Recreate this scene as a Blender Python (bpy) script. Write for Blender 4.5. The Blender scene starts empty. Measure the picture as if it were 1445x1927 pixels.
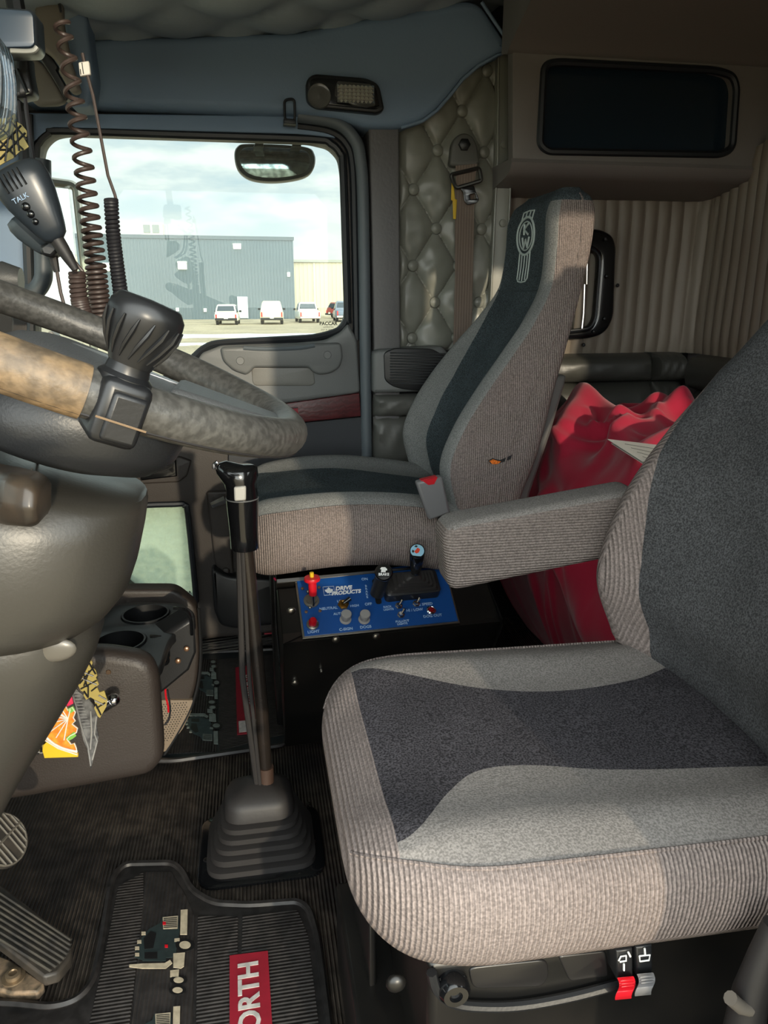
import bpy, bmesh, math, random
from mathutils import Vector, Matrix, noise
from mathutils.bvhtree import BVHTree
V = Vector
R = math.radians
random.seed(7)
SC = bpy.context.scene
COL = SC.collection
# ---------------------------------------------------------------- camera
FPX, PW, PH = 1392.0, 1445, 1927
PITCH, YAW = R(16.3), R(10.0)
CP = V((0, 0, 1.10))
FW = V((math.sin(YAW) * math.cos(PITCH), math.cos(YAW) * math.cos(PITCH), -math.sin(PITCH)))
RT = V((math.cos(YAW), -math.sin(YAW), 0))
UP = RT.cross(FW)
cam = bpy.data.cameras.new('camera')
cam.sensor_fit = 'VERTICAL'; cam.sensor_height = 36.0; cam.lens = 36.0 * FPX / PH
cam.clip_start = 0.02; cam.clip_end = 600
co = bpy.data.objects.new('camera', cam); COL.objects.link(co)
m = Matrix.Identity(4)
for i, a in enumerate((RT, UP, -FW)):
    for j in range(3): m[j][i] = a[j]
co.matrix_world = Matrix.Translation(CP) @ m
SC.camera = co
# ---------------------------------------------------------------- light
SUN_DIR = V((-0.20, 1.0, -0.17)).normalized()      # the way the low winter sun travels
SC.view_settings.view_transform = 'Standard'
SC.view_settings.look = 'None'
SC.view_settings.exposure = 0.4
SC.view_settings.gamma = 1.0
SC.view_settings.use_curve_mapping = False
SC.cycles.max_bounces = 10
SC.cycles.transparent_max_bounces = 12
SC.cycles.caustics_reflective = False
SC.cycles.caustics_refractive = False
SC.cycles.sample_clamp_indirect = 6
su = bpy.data.lights.new('sun', 'SUN'); su.energy = 2.2; su.angle = R(1.0); su.color = (1.0, 0.86, 0.64)
so = bpy.data.objects.new('sun', su); COL.objects.link(so)
so.rotation_euler = SUN_DIR.to_track_quat('-Z', 'Y').to_euler()
W = bpy.data.worlds.new('sky'); SC.world = W; W.use_nodes = True
nt = W.node_tree; nt.nodes.clear()
def N(t, **k):
    n = nt.nodes.new(t)
    for a, b in k.items(): setattr(n, a, b)
    return n
L = lambda a, b: nt.links.new(a, b)
tc = N('ShaderNodeTexCoord'); mp = N('ShaderNodeMapping'); mp.inputs['Scale'].default_value = (1.0, 1.0, 3.2)
L(tc.outputs['Generated'], mp.inputs['Vector'])
nz = N('ShaderNodeTexNoise'); nz.inputs['Scale'].default_value = 8.5; nz.inputs['Detail'].default_value = 6; nz.inputs['Roughness'].default_value = 0.55
L(mp.outputs[0], nz.inputs['Vector'])
cr = N('ShaderNodeValToRGB')
cr.color_ramp.elements[0].position = 0.36; cr.color_ramp.elements[0].color = (0.58, 0.69, 0.73, 1)
cr.color_ramp.elements[1].position = 0.60; cr.color_ramp.elements[1].color = (0.96, 0.96, 0.90, 1)
e = cr.color_ramp.elements.new(0.47); e.color = (0.72, 0.78, 0.78, 1)
L(nz.outputs['Fac'], cr.inputs['Fac'])
# brighter, warmer glow of thin cloud around the sun, which stands behind the driver's door
dt = N('ShaderNodeVectorMath', operation='DOT_PRODUCT'); dt.inputs[1].default_value = (-SUN_DIR)
L(tc.outputs['Generated'], dt.inputs[0])
mr = N('ShaderNodeMapRange', interpolation_type='SMOOTHSTEP'); mr.inputs['From Min'].default_value = -0.35; mr.inputs['From Max'].default_value = 1.0
mr.inputs['To Min'].default_value = 1.08; mr.inputs['To Max'].default_value = 5.0
L(dt.outputs['Value'], mr.inputs['Value'])
sx = N('ShaderNodeSeparateXYZ'); L(tc.outputs['Generated'], sx.inputs[0])
hz = N('ShaderNodeMapRange'); hz.inputs['From Min'].default_value = 0.0; hz.inputs['From Max'].default_value = 0.13; hz.inputs['To Min'].default_value = 0.75; hz.inputs['To Max'].default_value = 0.0
L(sx.outputs['Z'], hz.inputs['Value'])
mx = N('ShaderNodeMix', data_type='RGBA'); mx.inputs['B'].default_value = (0.97, 0.96, 0.84, 1)
L(hz.outputs[0], mx.inputs['Factor']); L(cr.outputs[0], mx.inputs['A'])
bg = N('ShaderNodeBackground'); L(mx.outputs['Result'], bg.inputs['Color']); L(mr.outputs[0], bg.inputs['Strength'])
ow = N('ShaderNodeOutputWorld'); L(bg.outputs[0], ow.inputs['Surface'])
# ---------------------------------------------------------------- pixel -> place in the cab (metres; photo frame 1445 x 1927)
def ray(x, y): return FW + RT * ((x - PW / 2) / FPX) - UP * ((y - PH / 2) / FPX)
def atY(x, y, Y): d = ray(x, y); return CP + d * (Y / d.y)
def atZ(x, y, Z): d = ray(x, y); return CP + d * ((Z - CP.z) / d.z)
def atX(x, y, X): d = ray(x, y); return CP + d * (X / d.x)
def onP(x, y, p0, n): d = ray(x, y); return CP + d * ((p0 - CP).dot(n) / d.dot(n))
def proj(p):
    v = p - CP; z = v.dot(FW); return (PW / 2 + FPX * v.dot(RT) / z, PH / 2 - FPX * v.dot(UP) / z)
# ---------------------------------------------------------------- materials
def lin(c): return tuple((x / 255 / 12.92 if x / 255 <= .04045 else ((x / 255 + .055) / 1.055) ** 2.4) for x in c) + (1.0,)
def M(name, c, r=.5, met=0, spec=.5, n=None, b=None, w=None, n2=None, emit=None, coat=0, sheen=0, c2=None):
    """n=(scale, amount) blotches; n2=(scale, amount) fine speckle; b=(scale, strength) grain; w=(axis, scale, strength, colour amount) ribs"""
    mt = bpy.data.materials.new(name); mt.use_nodes = True
    t = mt.node_tree; p = t.nodes['Principled BSDF']
    lk = t.links.new
    p.inputs['Roughness'].default_value = r; p.inputs['Metallic'].default_value = met
    p.inputs['Specular IOR Level'].default_value = spec
    p.inputs['Coat Weight'].default_value = coat
    p.inputs['Sheen Weight'].default_value = sheen
    base = lin(c); out = None
    tcn = t.nodes.new('ShaderNodeTexCoord'); vec = tcn.outputs['Object']
    def mix(fac, a, bcol, mode='MIX'):
        q = t.nodes.new('ShaderNodeMix'); q.data_type = 'RGBA'; q.blend_type = mode
        if hasattr(fac, 'is_linked') or not isinstance(fac, (int, float)): lk(fac, q.inputs['Factor'])
        else: q.inputs['Factor'].default_value = fac
        for s, v in (('A', a), ('B', bcol)):
            if isinstance(v, tuple): q.inputs[s].default_value = v
            else: lk(v, q.inputs[s])
        return q.outputs['Result']
    def noisef(s, d=4, lo=.35, hi=.65):
        q = t.nodes.new('ShaderNodeTexNoise'); q.inputs['Scale'].default_value = s; q.inputs['Detail'].default_value = d
        lk(vec, q.inputs['Vector'])
        g = t.nodes.new('ShaderNodeMapRange'); g.inputs['From Min'].default_value = lo; g.inputs['From Max'].default_value = hi
        lk(q.outputs['Fac'], g.inputs['Value']); return g.outputs[0], q.outputs['Fac']
    col = base
    if n:
        f, _ = noisef(n[0]); tgt = lin(c2) if c2 else tuple(x * (1 - n[1]) for x in base[:3]) + (1,)
        col = mix(f, col, tgt)
    hts = []
    if w:
        q = t.nodes.new('ShaderNodeTexWave'); q.wave_type = 'BANDS'; q.bands_direction = w[0]
        q.inputs['Scale'].default_value = w[1]; q.inputs['Distortion'].default_value = w[4] if len(w) > 4 else 0; q.inputs['Detail'].default_value = 1
        q.inputs['Detail Scale'].default_value = 3
        lk(vec, q.inputs['Vector']); hts.append((q.outputs['Fac'], w[2], .004))
        if w[3]:
            dk = mix(1.0, col, tuple([1 - w[3]] * 3) + (1,), 'MULTIPLY'); col = mix(q.outputs['Fac'], dk, col)
    if n2:
        f, _ = noisef(n2[0], 2, .38, .62)
        dk = mix(1.0, col, tuple([1 - n2[1]] * 3) + (1,), 'MULTIPLY')
        lt = mix(1.0, col, tuple([1 + n2[1]] * 3) + (1,), 'MULTIPLY')
        col = mix(f, dk, lt)
    if b:
        _, f = noisef(b[0], 3); hts.append((f, b[1], .002))
    if isinstance(col, tuple): p.inputs['Base Color'].default_value = col
    else: lk(col, p.inputs['Base Color'])
    nrm = None
    for h, s, dist in hts:
        bp = t.nodes.new('ShaderNodeBump'); bp.inputs['Strength'].default_value = s; bp.inputs['Distance'].default_value = dist
        lk(h, bp.inputs['Height'])
        if nrm: lk(nrm, bp.inputs['Normal'])
        nrm = bp.outputs[0]
    if nrm: lk(nrm, p.inputs['Normal'])
    if emit:
        p.inputs['Emission Color'].default_value = lin(emit[0]); p.inputs['Emission Strength'].default_value = emit[1]
    return mt
def glassmat(name, tint, film=0.0, filmcol=(200, 200, 200), specks=None, ior=1.45):
    mt = bpy.data.materials.new(name); mt.use_nodes = True; t = mt.node_tree; t.nodes.clear(); lk = t.links.new
    tr = t.nodes.new('ShaderNodeBsdfTransparent'); tr.inputs[0].default_value = lin(tint)
    gl = t.nodes.new('ShaderNodeBsdfGlossy'); gl.inputs['Roughness'].default_value = .01
    fr = t.nodes.new('ShaderNodeFresnel'); fr.inputs[0].default_value = ior
    mi = t.nodes.new('ShaderNodeMixShader'); lk(fr.outputs[0], mi.inputs[0]); lk(tr.outputs[0], mi.inputs[1]); lk(gl.outputs[0], mi.inputs[2])
    o = t.nodes.new('ShaderNodeOutputMaterial'); last = mi.outputs[0]
    if film:
        tl = t.nodes.new('ShaderNodeBsdfTranslucent'); tl.inputs[0].default_value = lin(filmcol)
        df = t.nodes.new('ShaderNodeBsdfDiffuse'); df.inputs[0].default_value = lin(filmcol)
        a = t.nodes.new('ShaderNodeMixShader'); a.inputs[0].default_value = .25; lk(tl.outputs[0], a.inputs[1]); lk(df.outputs[0], a.inputs[2])
        m2 = t.nodes.new('ShaderNodeMixShader'); m2.inputs[0].default_value = film
        if specks:
            tcn = t.nodes.new('ShaderNodeTexCoord'); q = t.nodes.new('ShaderNodeTexNoise'); q.inputs['Scale'].default_value = specks; q.inputs['Detail'].default_value = 6
            lk(tcn.outputs['Object'], q.inputs['Vector'])
            g = t.nodes.new('ShaderNodeMapRange'); g.inputs['From Min'].default_value = .35; g.inputs['From Max'].default_value = .75
            g.inputs['To Min'].default_value = film * .75; g.inputs['To Max'].default_value = min(1, film * 1.25)
            lk(q.outputs['Fac'], g.inputs['Value']); lk(g.outputs[0], m2.inputs[0])
        lk(last, m2.inputs[1]); lk(a.outputs[0], m2.inputs[2]); last = m2.outputs[0]
    lk(last, o.inputs[0]); return mt
RIB = M('ribbed_beige_upholstery', (140, 129, 125), .95, w=('X', 66, .6, .26, .6), n2=(330, .22), n=(6, .12), spec=.1)
RIBZ = M('ribbed_beige_armrest_cloth', (140, 130, 125), .95, w=('Z', 66, .6, .26, .6), n2=(330, .22), n=(6, .12), spec=.1)
LGT = M('light_grey_upholstery', (126, 122, 119), .95, n2=(420, .25), b=(420, .35), n=(7, .12), spec=.1)
DRKD = M('grey_charcoal_upholstery', (78, 79, 81), .95, w=('Z', 30, 0, .12, 9), n2=(420, .42), b=(420, .5), n=(9, .2), spec=.1)
DRK = M('charcoal_upholstery', (70, 78, 82), .95, n2=(420, .55), b=(420, .5), n=(9, .22), spec=.1)
DRK2 = M('dark_purple_grey_upholstery', (70, 68, 72), .95, n2=(420, .55), b=(420, .5), n=(5, .30), spec=.1)
PVC = M('grey_door_vinyl', (106, 108, 108), .45, b=(260, .12))
PVCL = M('light_door_vinyl', (116, 115, 111), .42, b=(260, .12))
HEAD = M('slate_headliner_vinyl', (120, 142, 168), .6, b=(160, .15))
ROOFM = M('quilted_ceiling_vinyl', (168, 180, 190), .6, b=(160, .15))
BPIL = M('pebbled_pillar_vinyl', (98, 97, 98), .5, b=(120, .35))
QUILT = M('buttoned_grey_vinyl', (126, 127, 119), .34, b=(200, .08))
BELT = M('seat_belt_webbing', (120, 106, 96), .8, w=('X', 40, .2, .10))
PLEAT = M('pleated_beige_vinyl', (122, 112, 100), .5, b=(150, .1))
BOLS = M('dark_padded_vinyl', (62, 62, 58), .36, b=(150, .1))
CAB = M('brown_cabinet_vinyl', (116, 112, 110), .55, b=(150, .1))
BROWN = M('dark_brown_plastic', (45, 39, 36), .5, b=(300, .25))
DOORLO = M('lower_door_plastic', (48, 43, 40), .55, b=(300, .2))
CHARC = M('charcoal_door_cloth', (62, 64, 68), .8, b=(300, .2))
BLK = M('black_plastic', (26, 27, 29), .4, b=(300, .08))
SATB = M('satin_black_plastic', (24, 25, 27), .34)
BLKG = M('gloss_black_plastic', (14, 15, 17), .14, coat=.3)
BLKM = M('black_painted_metal', (13, 13, 13), .35, n=(8, .5), c2=(26, 24, 22))
RUB = M('black_rubber', (38, 36, 36), .55, b=(120, .15))
RUBF = M('ribbed_floor_rubber', (88, 79, 70), .42, n=(5, .5), c2=(44, 41, 40), w=('X', 44, 1.0, .55), spec=.5, n2=(38, .35))
GSK = M('grey_rubber_gasket', (92, 100, 106), .5)
GSKB = M('black_rubber_gasket', (22, 26, 32), .45)
CHROME = M('chrome', (205, 205, 208), .12, met=1)
STEEL = M('zinc_steel', (170, 165, 155), .32, met=1)
BRASS = M('brass', (170, 130, 70), .3, met=1)
ALU = M('ribbed_aluminium', (150, 148, 145), .35, met=1)
REDP = M('red_plastic', (190, 22, 36), .35)
REDC = M('red_cotton_cloth', (168, 16, 52), .85, b=(500, .2), sheen=.2)
WOOD = M('red_brown_woodgrain', (92, 34, 38), .35, w=('Z', 22, .05, .35, 6.0), n=(14, .25))
BLUE = M('blue_enamel_panel', (18, 72, 140), .38, n=(9, .15))
WHT = M('white_print', (225, 226, 224), .6)
WHTD = M('worn_white_print', (210, 204, 198), .7, n=(60, .35))
PALE = M('pale_blue_print', (150, 176, 205), .6)
REDL = M('red_label', (150, 26, 44), .55, n=(40, .15))
COLM = M('grey_column_plastic', (52, 50, 46), .36, b=(300, .1))
WHEELM = M('worn_leather_rim', (76, 75, 72), .42, n=(18, .5), c2=(66, 65, 63), b=(200, .25), n2=(160, .25))
HUBM = M('dark_wheel_hub_plastic', (36, 38, 41), .38, b=(350, .15))
PADM = M('grained_wheel_pad', (74, 76, 78), .42, b=(500, .3))
YEL = M('yellow_plastic', (206, 170, 30), .5)
GREYP = M('grey_plastic', (112, 112, 114), .4)
SILV = M('silver_dash_paint', (150, 148, 144), .35)
GOLD = M('gold_card', (150, 134, 72), .55)
ORNG = M('orange_print', (205, 104, 18), .5, n=(120, .5), c2=(214, 150, 46))
PINK = M('pink_print', (200, 40, 80), .5)
GRN = M('green_print', (110, 170, 70), .5)
CARDB = M('white_card', (212, 208, 200), .7)
CORD = M('brown_black_cord', (66, 54, 50), .45)
CORDB = M('black_cord', (36, 36, 40), .4)
GLASS = glassmat('window_glass', (240, 247, 246), .03, (225, 225, 215), ior=1.28)
PEEP = glassmat('fogged_green_glass', (232, 248, 240), .66, (228, 246, 236), 60)
DGLASS = M('dark_sleeper_glass', (28, 42, 54), .12)
LENS = glassmat('clear_lens', (235, 235, 230), .25, (235, 235, 230))
CLEAR = glassmat('clear_tubing', (215, 224, 230), .06, (225, 232, 235), ior=1.6)
MIRR = M('mirror_glass', (235, 235, 235), .02, met=1)
# ---------------------------------------------------------------- building helpers
def off(p):
    v = V((0, 0, 0))
    while p is not None: v = v + p.location; p = p.parent
    return v
def tag(o, label, cat, group=None):
    o['label'] = label; o['category'] = cat
    if group: o['group'] = group
    return o
def struct(o): o['kind'] = 'structure'; return o
def thing(name, label, cat, loc, group=None):
    o = bpy.data.objects.new(name, None); COL.objects.link(o); o.location = V(loc); o.empty_display_size = .05
    return tag(o, label, cat, group)
def frame(o, u, v):
    u = V(u).normalized(); n = u.cross(V(v)).normalized(); v = n.cross(u)
    m = Matrix.Identity(4)
    for i, a in enumerate((u, v, n)):
        for j in range(3): m[j][i] = a[j]
    return Matrix.Translation(V(o)) @ m
def axis_frame(o, n):
    n = V(n).normalized(); u = n.orthogonal().normalized(); return frame(o, u, n.cross(u))
def smooth_pts(pts, k=6, closed=True):
    out = []; n = len(pts); P = [V(p) for p in pts]
    rng = range(n) if closed else range(n - 1)
    for i in rng:
        if closed: a, b, c, d = P[(i - 1) % n], P[i], P[(i + 1) % n], P[(i + 2) % n]
        else: a, b, c, d = P[max(i - 1, 0)], P[i], P[i + 1], P[min(i + 2, n - 1)]
        for j in range(k):
            t = j / k
            out.append(.5 * ((2 * b) + (c - a) * t + (2 * a - 5 * b + 4 * c - d) * t * t + (3 * b - a - 3 * c + d) * t ** 3))
    if not closed: out.append(P[-1])
    return out
def rounded(pts, r, k=5):
    out = []; n = len(pts); P = [V(p) for p in pts]
    for i in range(n):
        a, b, c = P[i - 1], P[i], P[(i + 1) % n]
        rr = r[i] if isinstance(r, (list, tuple)) else r
        d1 = (a - b); d2 = (c - b); q = min(rr, d1.length * .49, d2.length * .49)
        if q < 1e-6: out.append(b); continue
        s, e2 = b + d1.normalized() * q, b + d2.normalized() * q
        for j in range(k + 1):
            t = j / k; out.append((1 - t) ** 2 * s + 2 * t * (1 - t) * b + t * t * e2)
    return out
def interp(tab, x):
    if x <= tab[0][0]: return tab[0][1:]
    for a, b in zip(tab, tab[1:]):
        if x <= b[0]:
            t = (x - a[0]) / (b[0] - a[0]); return tuple(p + (q - p) * t for p, q in zip(a[1:], b[1:]))
    return tab[-1][1:]
class G:
    def __init__(s): s.v = []; s.f = []; s.m = []
    def add(s, vs, fs, mi=0):
        o = len(s.v); s.v += [V(v) for v in vs]; s.f += [tuple(i + o for i in f) for f in fs]
        s.m += (mi if isinstance(mi, list) else [mi] * len(fs)); return s
    def box(s, c, size, mi=0, mat=None):
        hx, hy, hz = (x / 2 for x in size)
        vs = [V((a * hx, b * hy, d * hz)) for a in (-1, 1) for b in (-1, 1) for d in (-1, 1)]
        vs = [(mat @ v if mat else v) + (V((0, 0, 0)) if mat and c is None else V(c)) for v in vs]
        return s.add(vs, [(0, 1, 3, 2), (4, 6, 7, 5), (0, 4, 5, 1), (2, 3, 7, 6), (0, 2, 6, 4), (1, 5, 7, 3)], mi)
    def hexa(s, a, b, mi=0):      # two quads of four points each
        return s.add(list(a) + list(b), [(0, 1, 2, 3), (7, 6, 5, 4), (0, 4, 5, 1), (1, 5, 6, 2), (2, 6, 7, 3), (3, 7, 4, 0)], mi)
    def loft(s, secs, mi=0, cap=True, closed=True, mis=None):
        n = len(secs[0]); vs = [p for q in secs for p in q]; fs = []; ms = []
        for i in range(len(secs) - 1):
            for j in range(n if closed else n - 1):
                k = (j + 1) % n
                fs.append((i * n + j, i * n + k, (i + 1) * n + k, (i + 1) * n + j)); ms.append(mis(i, j) if mis else mi)
        if cap and closed:
            fs.append(tuple(range(n))[::-1]); fs.append(tuple((len(secs) - 1) * n + j for j in range(n)))
            ms += [mis(0, 0) if mis else mi, mis(len(secs) - 2, 0) if mis else mi]
        return s.add(vs, fs, ms)
    def tube(s, pts, r, seg=10, mi=0, closed=False):
        P = [V(p) for p in pts]; n = len(P); secs = []; u = None
        for i in range(n):
            if closed: t = (P[(i + 1) % n] - P[i - 1])
            else: t = P[min(i + 1, n - 1)] - P[max(i - 1, 0)]
            t.normalize()
            if u is None: u = t.orthogonal().normalized()
            u = (u - t * u.dot(t))
            if u.length < 1e-6: u = t.orthogonal()
            u.normalize(); w = t.cross(u); rr = r[i] if isinstance(r, (list, tuple)) else r
            secs.append([P[i] + (u * math.cos(2 * math.pi * k / seg) + w * math.sin(2 * math.pi * k / seg)) * rr for k in range(seg)])
        if closed:
            vs = [p for q in secs for p in q]; fs = []
            for i in range(n):
                i2 = (i + 1) % n; sh = 0
                if i2 == 0:   # line the last ring up with the first
                    sh = min(range(seg), key=lambda q: (secs[0][q] - secs[-1][0]).length)
                for j in range(seg):
                    k = (j + 1) % seg
                    fs.append((i * seg + j, i * seg + k, i2 * seg + (k + sh) % seg, i2 * seg + (j + sh) % seg))
            return s.add(vs, fs, mi)
        return s.loft(secs, mi)
    def lathe(s, prof, fr, seg=32, mi=0, cap=True):
        secs = [[fr @ V((r * math.cos(2 * math.pi * k / seg), r * math.sin(2 * math.pi * k / seg), h)) for k in range(seg)] for r, h in prof]
        return s.loft(secs, mi, cap)
    def ball(s, c, r, seg=16, mi=0, sc=(1, 1, 1), fr=None):
        fr = fr or Matrix.Translation(V(c)); n = seg // 2
        prof = [(max(.001, math.sin(math.pi * i / n)), -math.cos(math.pi * i / n)) for i in range(n + 1)]
        fr2 = fr @ Matrix.Diagonal(V((r * sc[0], r * sc[1], r * sc[2], 1)))
        return s.lathe(prof, fr2, seg, mi)
    def plate(s, outl, fr, thick, bev=0, holes=(), mi=0, res=2):
        """flat outline (2d in the frame), front face at local z=0, body going to z=-thick"""
        cu = bpy.data.curves.new('t', 'CURVE'); cu.dimensions = '2D'; cu.fill_mode = 'BOTH'
        cu.extrude = max(thick / 2 - bev, 1e-5); cu.bevel_depth = bev; cu.bevel_resolution = res; cu.offset = -bev
        for ol in (outl,) + tuple(holes):
            sp = cu.splines.new('POLY'); sp.points.add(len(ol) - 1); sp.use_cyclic_u = True
            for p, q in zip(sp.points, ol): p.co = (q[0], q[1], 0, 1)
        ob = bpy.data.objects.new('t', cu); me = bpy.data.meshes.new_from_object(ob)
        vs = [fr @ V((v.co.x, v.co.y, v.co.z - thick / 2)) for v in me.vertices]; fs = [tuple(p.vertices) for p in me.polygons]
        bpy.data.objects.remove(ob); bpy.data.curves.remove(cu); bpy.data.meshes.remove(me)
        return s.add(vs, fs, mi)
    def text(s, txt, size, fr, ext=.0004, mi=0, align='CENTER', shear=0, bold=0):
        cu = bpy.data.curves.new('t', 'FONT'); cu.body = txt; cu.size = size; cu.extrude = ext; cu.align_x = align; cu.align_y = 'CENTER'
        cu.shear = shear; cu.offset = bold; cu.resolution_u = 3
        ob = bpy.data.objects.new('t', cu); me = bpy.data.meshes.new_from_object(ob)
        vs = [fr @ v.co for v in me.vertices]; fs = [tuple(p.vertices) for p in me.polygons]
        bpy.data.objects.remove(ob); bpy.data.curves.remove(cu); bpy.data.meshes.remove(me)
        return s.add(vs, fs, mi)
    def build(s, name, mats, parent=None, smooth=True, bevel=0, ang=38, seg=2, doubles=True):
        if not isinstance(mats, (list, tuple)): mats = [mats]
        o0 = off(parent); me = bpy.data.meshes.new(name)
        me.from_pydata([v - o0 for v in s.v], [], s.f); me.update()
        for q in mats: me.materials.append(q)
        if len(mats) > 1:
            for p, k in zip(me.polygons, s.m): p.material_index = k
        bm = bmesh.new(); bm.from_mesh(me)
        if doubles: bmesh.ops.remove_doubles(bm, verts=bm.verts, dist=1e-6)
        bmesh.ops.recalc_face_normals(bm, faces=bm.faces); bm.to_mesh(me); bm.free()
        if smooth:
            me.shade_smooth(); me.set_sharp_from_angle(angle=R(ang))
        o = bpy.data.objects.new(name, me); COL.objects.link(o)
        if parent is not None: o.parent = parent
        if bevel:
            b = o.modifiers.new('bevel', 'BEVEL'); b.width = bevel; b.segments = seg; b.limit_method = 'ANGLE'; b.angle_limit = R(35)
            b.harden_normals = False
        return o
def px(pts, Y): return [atY(x, y, Y) for x, y in pts]
def xz(pts, Y): return [V((p.x, p.z, 0)) for p in px(pts, Y)]
WALLF = lambda Y: Matrix(((1, 0, 0, 0), (0, 0, -1, Y), (0, 1, 0, 0), (0, 0, 0, 1)))   # local (x, z) -> wall facing the driver, front at y = Y
def wplate(g, pts, Y, thick, bev=.004, holes=(), rr=0, sm=0, mi=0):
    o = xz(pts, Y)
    if sm: o = smooth_pts(o, sm)
    elif rr: o = rounded(o, rr)
    return g.plate([p[:2] for p in o], WALLF(Y), thick, bev, [[p[:2] for p in h] for h in holes], mi)
# ================================================================ OUTSIDE
GZ = -1.35
ASPH = M('sandy_gravel', (176, 160, 132), .9, n=(.35, .3), n2=(6, .15))
SNOW = M('packed_snow', (222, 224, 226), .8, n=(1.5, .12))
SIDING = M('slate_siding', (88, 100, 106), .7, n=(.2, .08))
SIDEW = M('cream_siding', (190, 182, 160), .8)
g = G(); g.add([(-160, 6, GZ), (160, 6, GZ), (160, 320, GZ), (-160, 320, GZ)], [(0, 1, 2, 3)])
g.add([(-160, -160, GZ), (160, -160, GZ), (160, 6, GZ), (-160, 6, GZ)], [(0, 1, 2, 3)])
struct(g.build('ground', ASPH))
for i, (y0, y1, x0, x1) in enumerate(((47, 51, -12, 16), (40, 41.6, -4, 12), (30, 33.2, -14, 3))):
    g = G(); random.seed(20 + i); nn = 26
    top = [(x0 + (x1 - x0) * k / nn, y1 + random.uniform(-.5, .5), GZ + .03) for k in range(nn + 1)]
    bot = [(x0 + (x1 - x0) * k / nn, y0 + random.uniform(-.5, .5), GZ + .03) for k in range(nn + 1)]
    q = bot + top[::-1]; g.add(q + [V(p) - V((0, 0, .03)) for p in q], [tuple(range(len(q)))] + [(a, (a + 1) % len(q), len(q) + (a + 1) % len(q), len(q) + a) for a in range(len(q))])
    o = g.build('snow_strip', SNOW, smooth=False)
    tag(o, ['wide pale band of packed snow across the lot just before the parked vehicles', 'thin pale snow streak crossing the lot in the middle of three', 'nearest pale snow streak on the gravel beyond the door'][i], 'snow', 'snow streaks on the lot')
def siding(g, a, b, z0, z1, pitch, dep):      # corrugated wall from a to b (plan points)
    a, b = V(a), V(b); n = int((b - a).length / pitch); d = (b - a).normalized(); nr = V((d.y, -d.x, 0))
    pr = []
    for i in range(n):
        for f, h in ((0, 0), (.55, 0), (.65, 1), (.9, 1)): pr.append(a + d * ((i + f) * pitch) + nr * (h * dep))
    pr.append(b)
    return g.loft([[V((p.x, p.y, z)) for p in pr] for z in (z0, z1)], cap=False, closed=False)
A0 = atZ(90, 603, GZ); A1 = atZ(556, 600, GZ); A0 = V((A0.x, A0.y, 0)); A1 = V((A1.x, A1.y, 0))
def zat(x, y, a): d = ray(x, y); return CP.z + d.z * ((V((a.x, a.y, 0)) - V((0, 0, 0))).length / math.hypot(d.x, d.y))
Z1 = zat(556, 447, A1)
b = thing('warehouse', 'tall dark slate corrugated warehouse straight across the lot', 'building', (A1.x, A1.y, GZ))
g = G(); siding(g, A0, A1, GZ, Z1, .34, .05); back = V((-3, 14, 0))
g.loft([[V((p.x, p.y, z)) for p in (A1, A1 + back, A0 + back, A0)] for z in (GZ, Z1)], cap=False, closed=False)
g.build('corrugated_wall', SIDING, b, smooth=False)
g = G(); dd = (A1 - A0).normalized(); g.hexa([A0 + V((0, -.12, Z1 - .3)), A1 + V((.1, -.12, Z1 - .3)), A1 + back + V((.1, 0, Z1 - .3)), A0 + back + V((0, 0, Z1 - .3))],
       [A0 + V((0, -.12, Z1 + .05)), A1 + V((.1, -.12, Z1 + .05)), A1 + back + V((.1, 0, Z1 + .05)), A0 + back + V((0, 0, Z1 + .05))])
g.build('roof', M('grey_roof_flashing', (74, 84, 90), .6), b, smooth=False)
def onA(x, y):   # a point on the front wall seen at a pixel
    n = V((dd.y, -dd.x, 0)); return onP(x, y, A0 + n * .08, n)
LAMPW = M('lit_wall_lamp', (250, 246, 225), .5, emit=((255, 246, 215), 1.2))
for (x, y, w, h) in ((343, 500, .9, .75), (199, 503, .75, .75), (446, 464, .8, .5), (282, 583, .3, .3), (334, 583, .3, .3), (386, 584, .3, .3), (543, 517, .3, .4)):
    p = onA(x, y); g = G(); g.box(p, (w, .35, h)); g.box(p + V((0, .1, h * .5)), (w * 1.1, .5, .1)); g.build('wall_lamp', LAMPW, b, bevel=.05)
p0, p1 = onA(446, 560), onA(468, 606)
g = G(); g.box(((p0.x + p1.x) / 2, p0.y, (p0.z + GZ) / 2 + .1), (p1.x - p0.x, .25, p0.z - GZ)); d = g.build('door', M('pale_grey_steel_door', (176, 184, 186), .6), b, bevel=.02)
g = G(); g.box((p1.x - .12, p0.y - .18, GZ + 1.1), (.12, .12, .12)); g.build('door_knob', STEEL, d)
p = onA(283, 420); pr = V((p.x, p.y + 1.6, Z1 + .68))
g = G(); g.box(pr, (2.2, 1.6, 1.2)); o = g.build('rooftop_unit', M('cream_sheet_metal', (214, 208, 190), .6), None, bevel=.05); tag(o, 'boxy cream ventilation unit standing on the roof of the dark warehouse', 'ventilation unit')
for k in range(2):
    g = G(); g.box(pr + V((-.5 + k * .9, -.85, 0)), (.7, .1, .8)); g.build('vent_panel', M('grey_vent_grille', (120, 124, 122), .6), o)
B0 = atZ(557, 597, GZ); B1 = B0 + V((30, -1.5, 0)); zb = zat(600, 493, V((B0.x + 3, B0.y + 4, 0)))
w = thing('white_warehouse', 'low cream white warehouse standing right of and behind the dark one', 'building', (B0.x + 15, B0.y + 4, GZ))
g = G(); siding(g, (B0.x - 1, B0.y + 4, 0), (B1.x, B1.y + 4, 0), GZ, zb, .5, .03); g.build('corrugated_wall', SIDEW, w, smooth=False)
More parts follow.
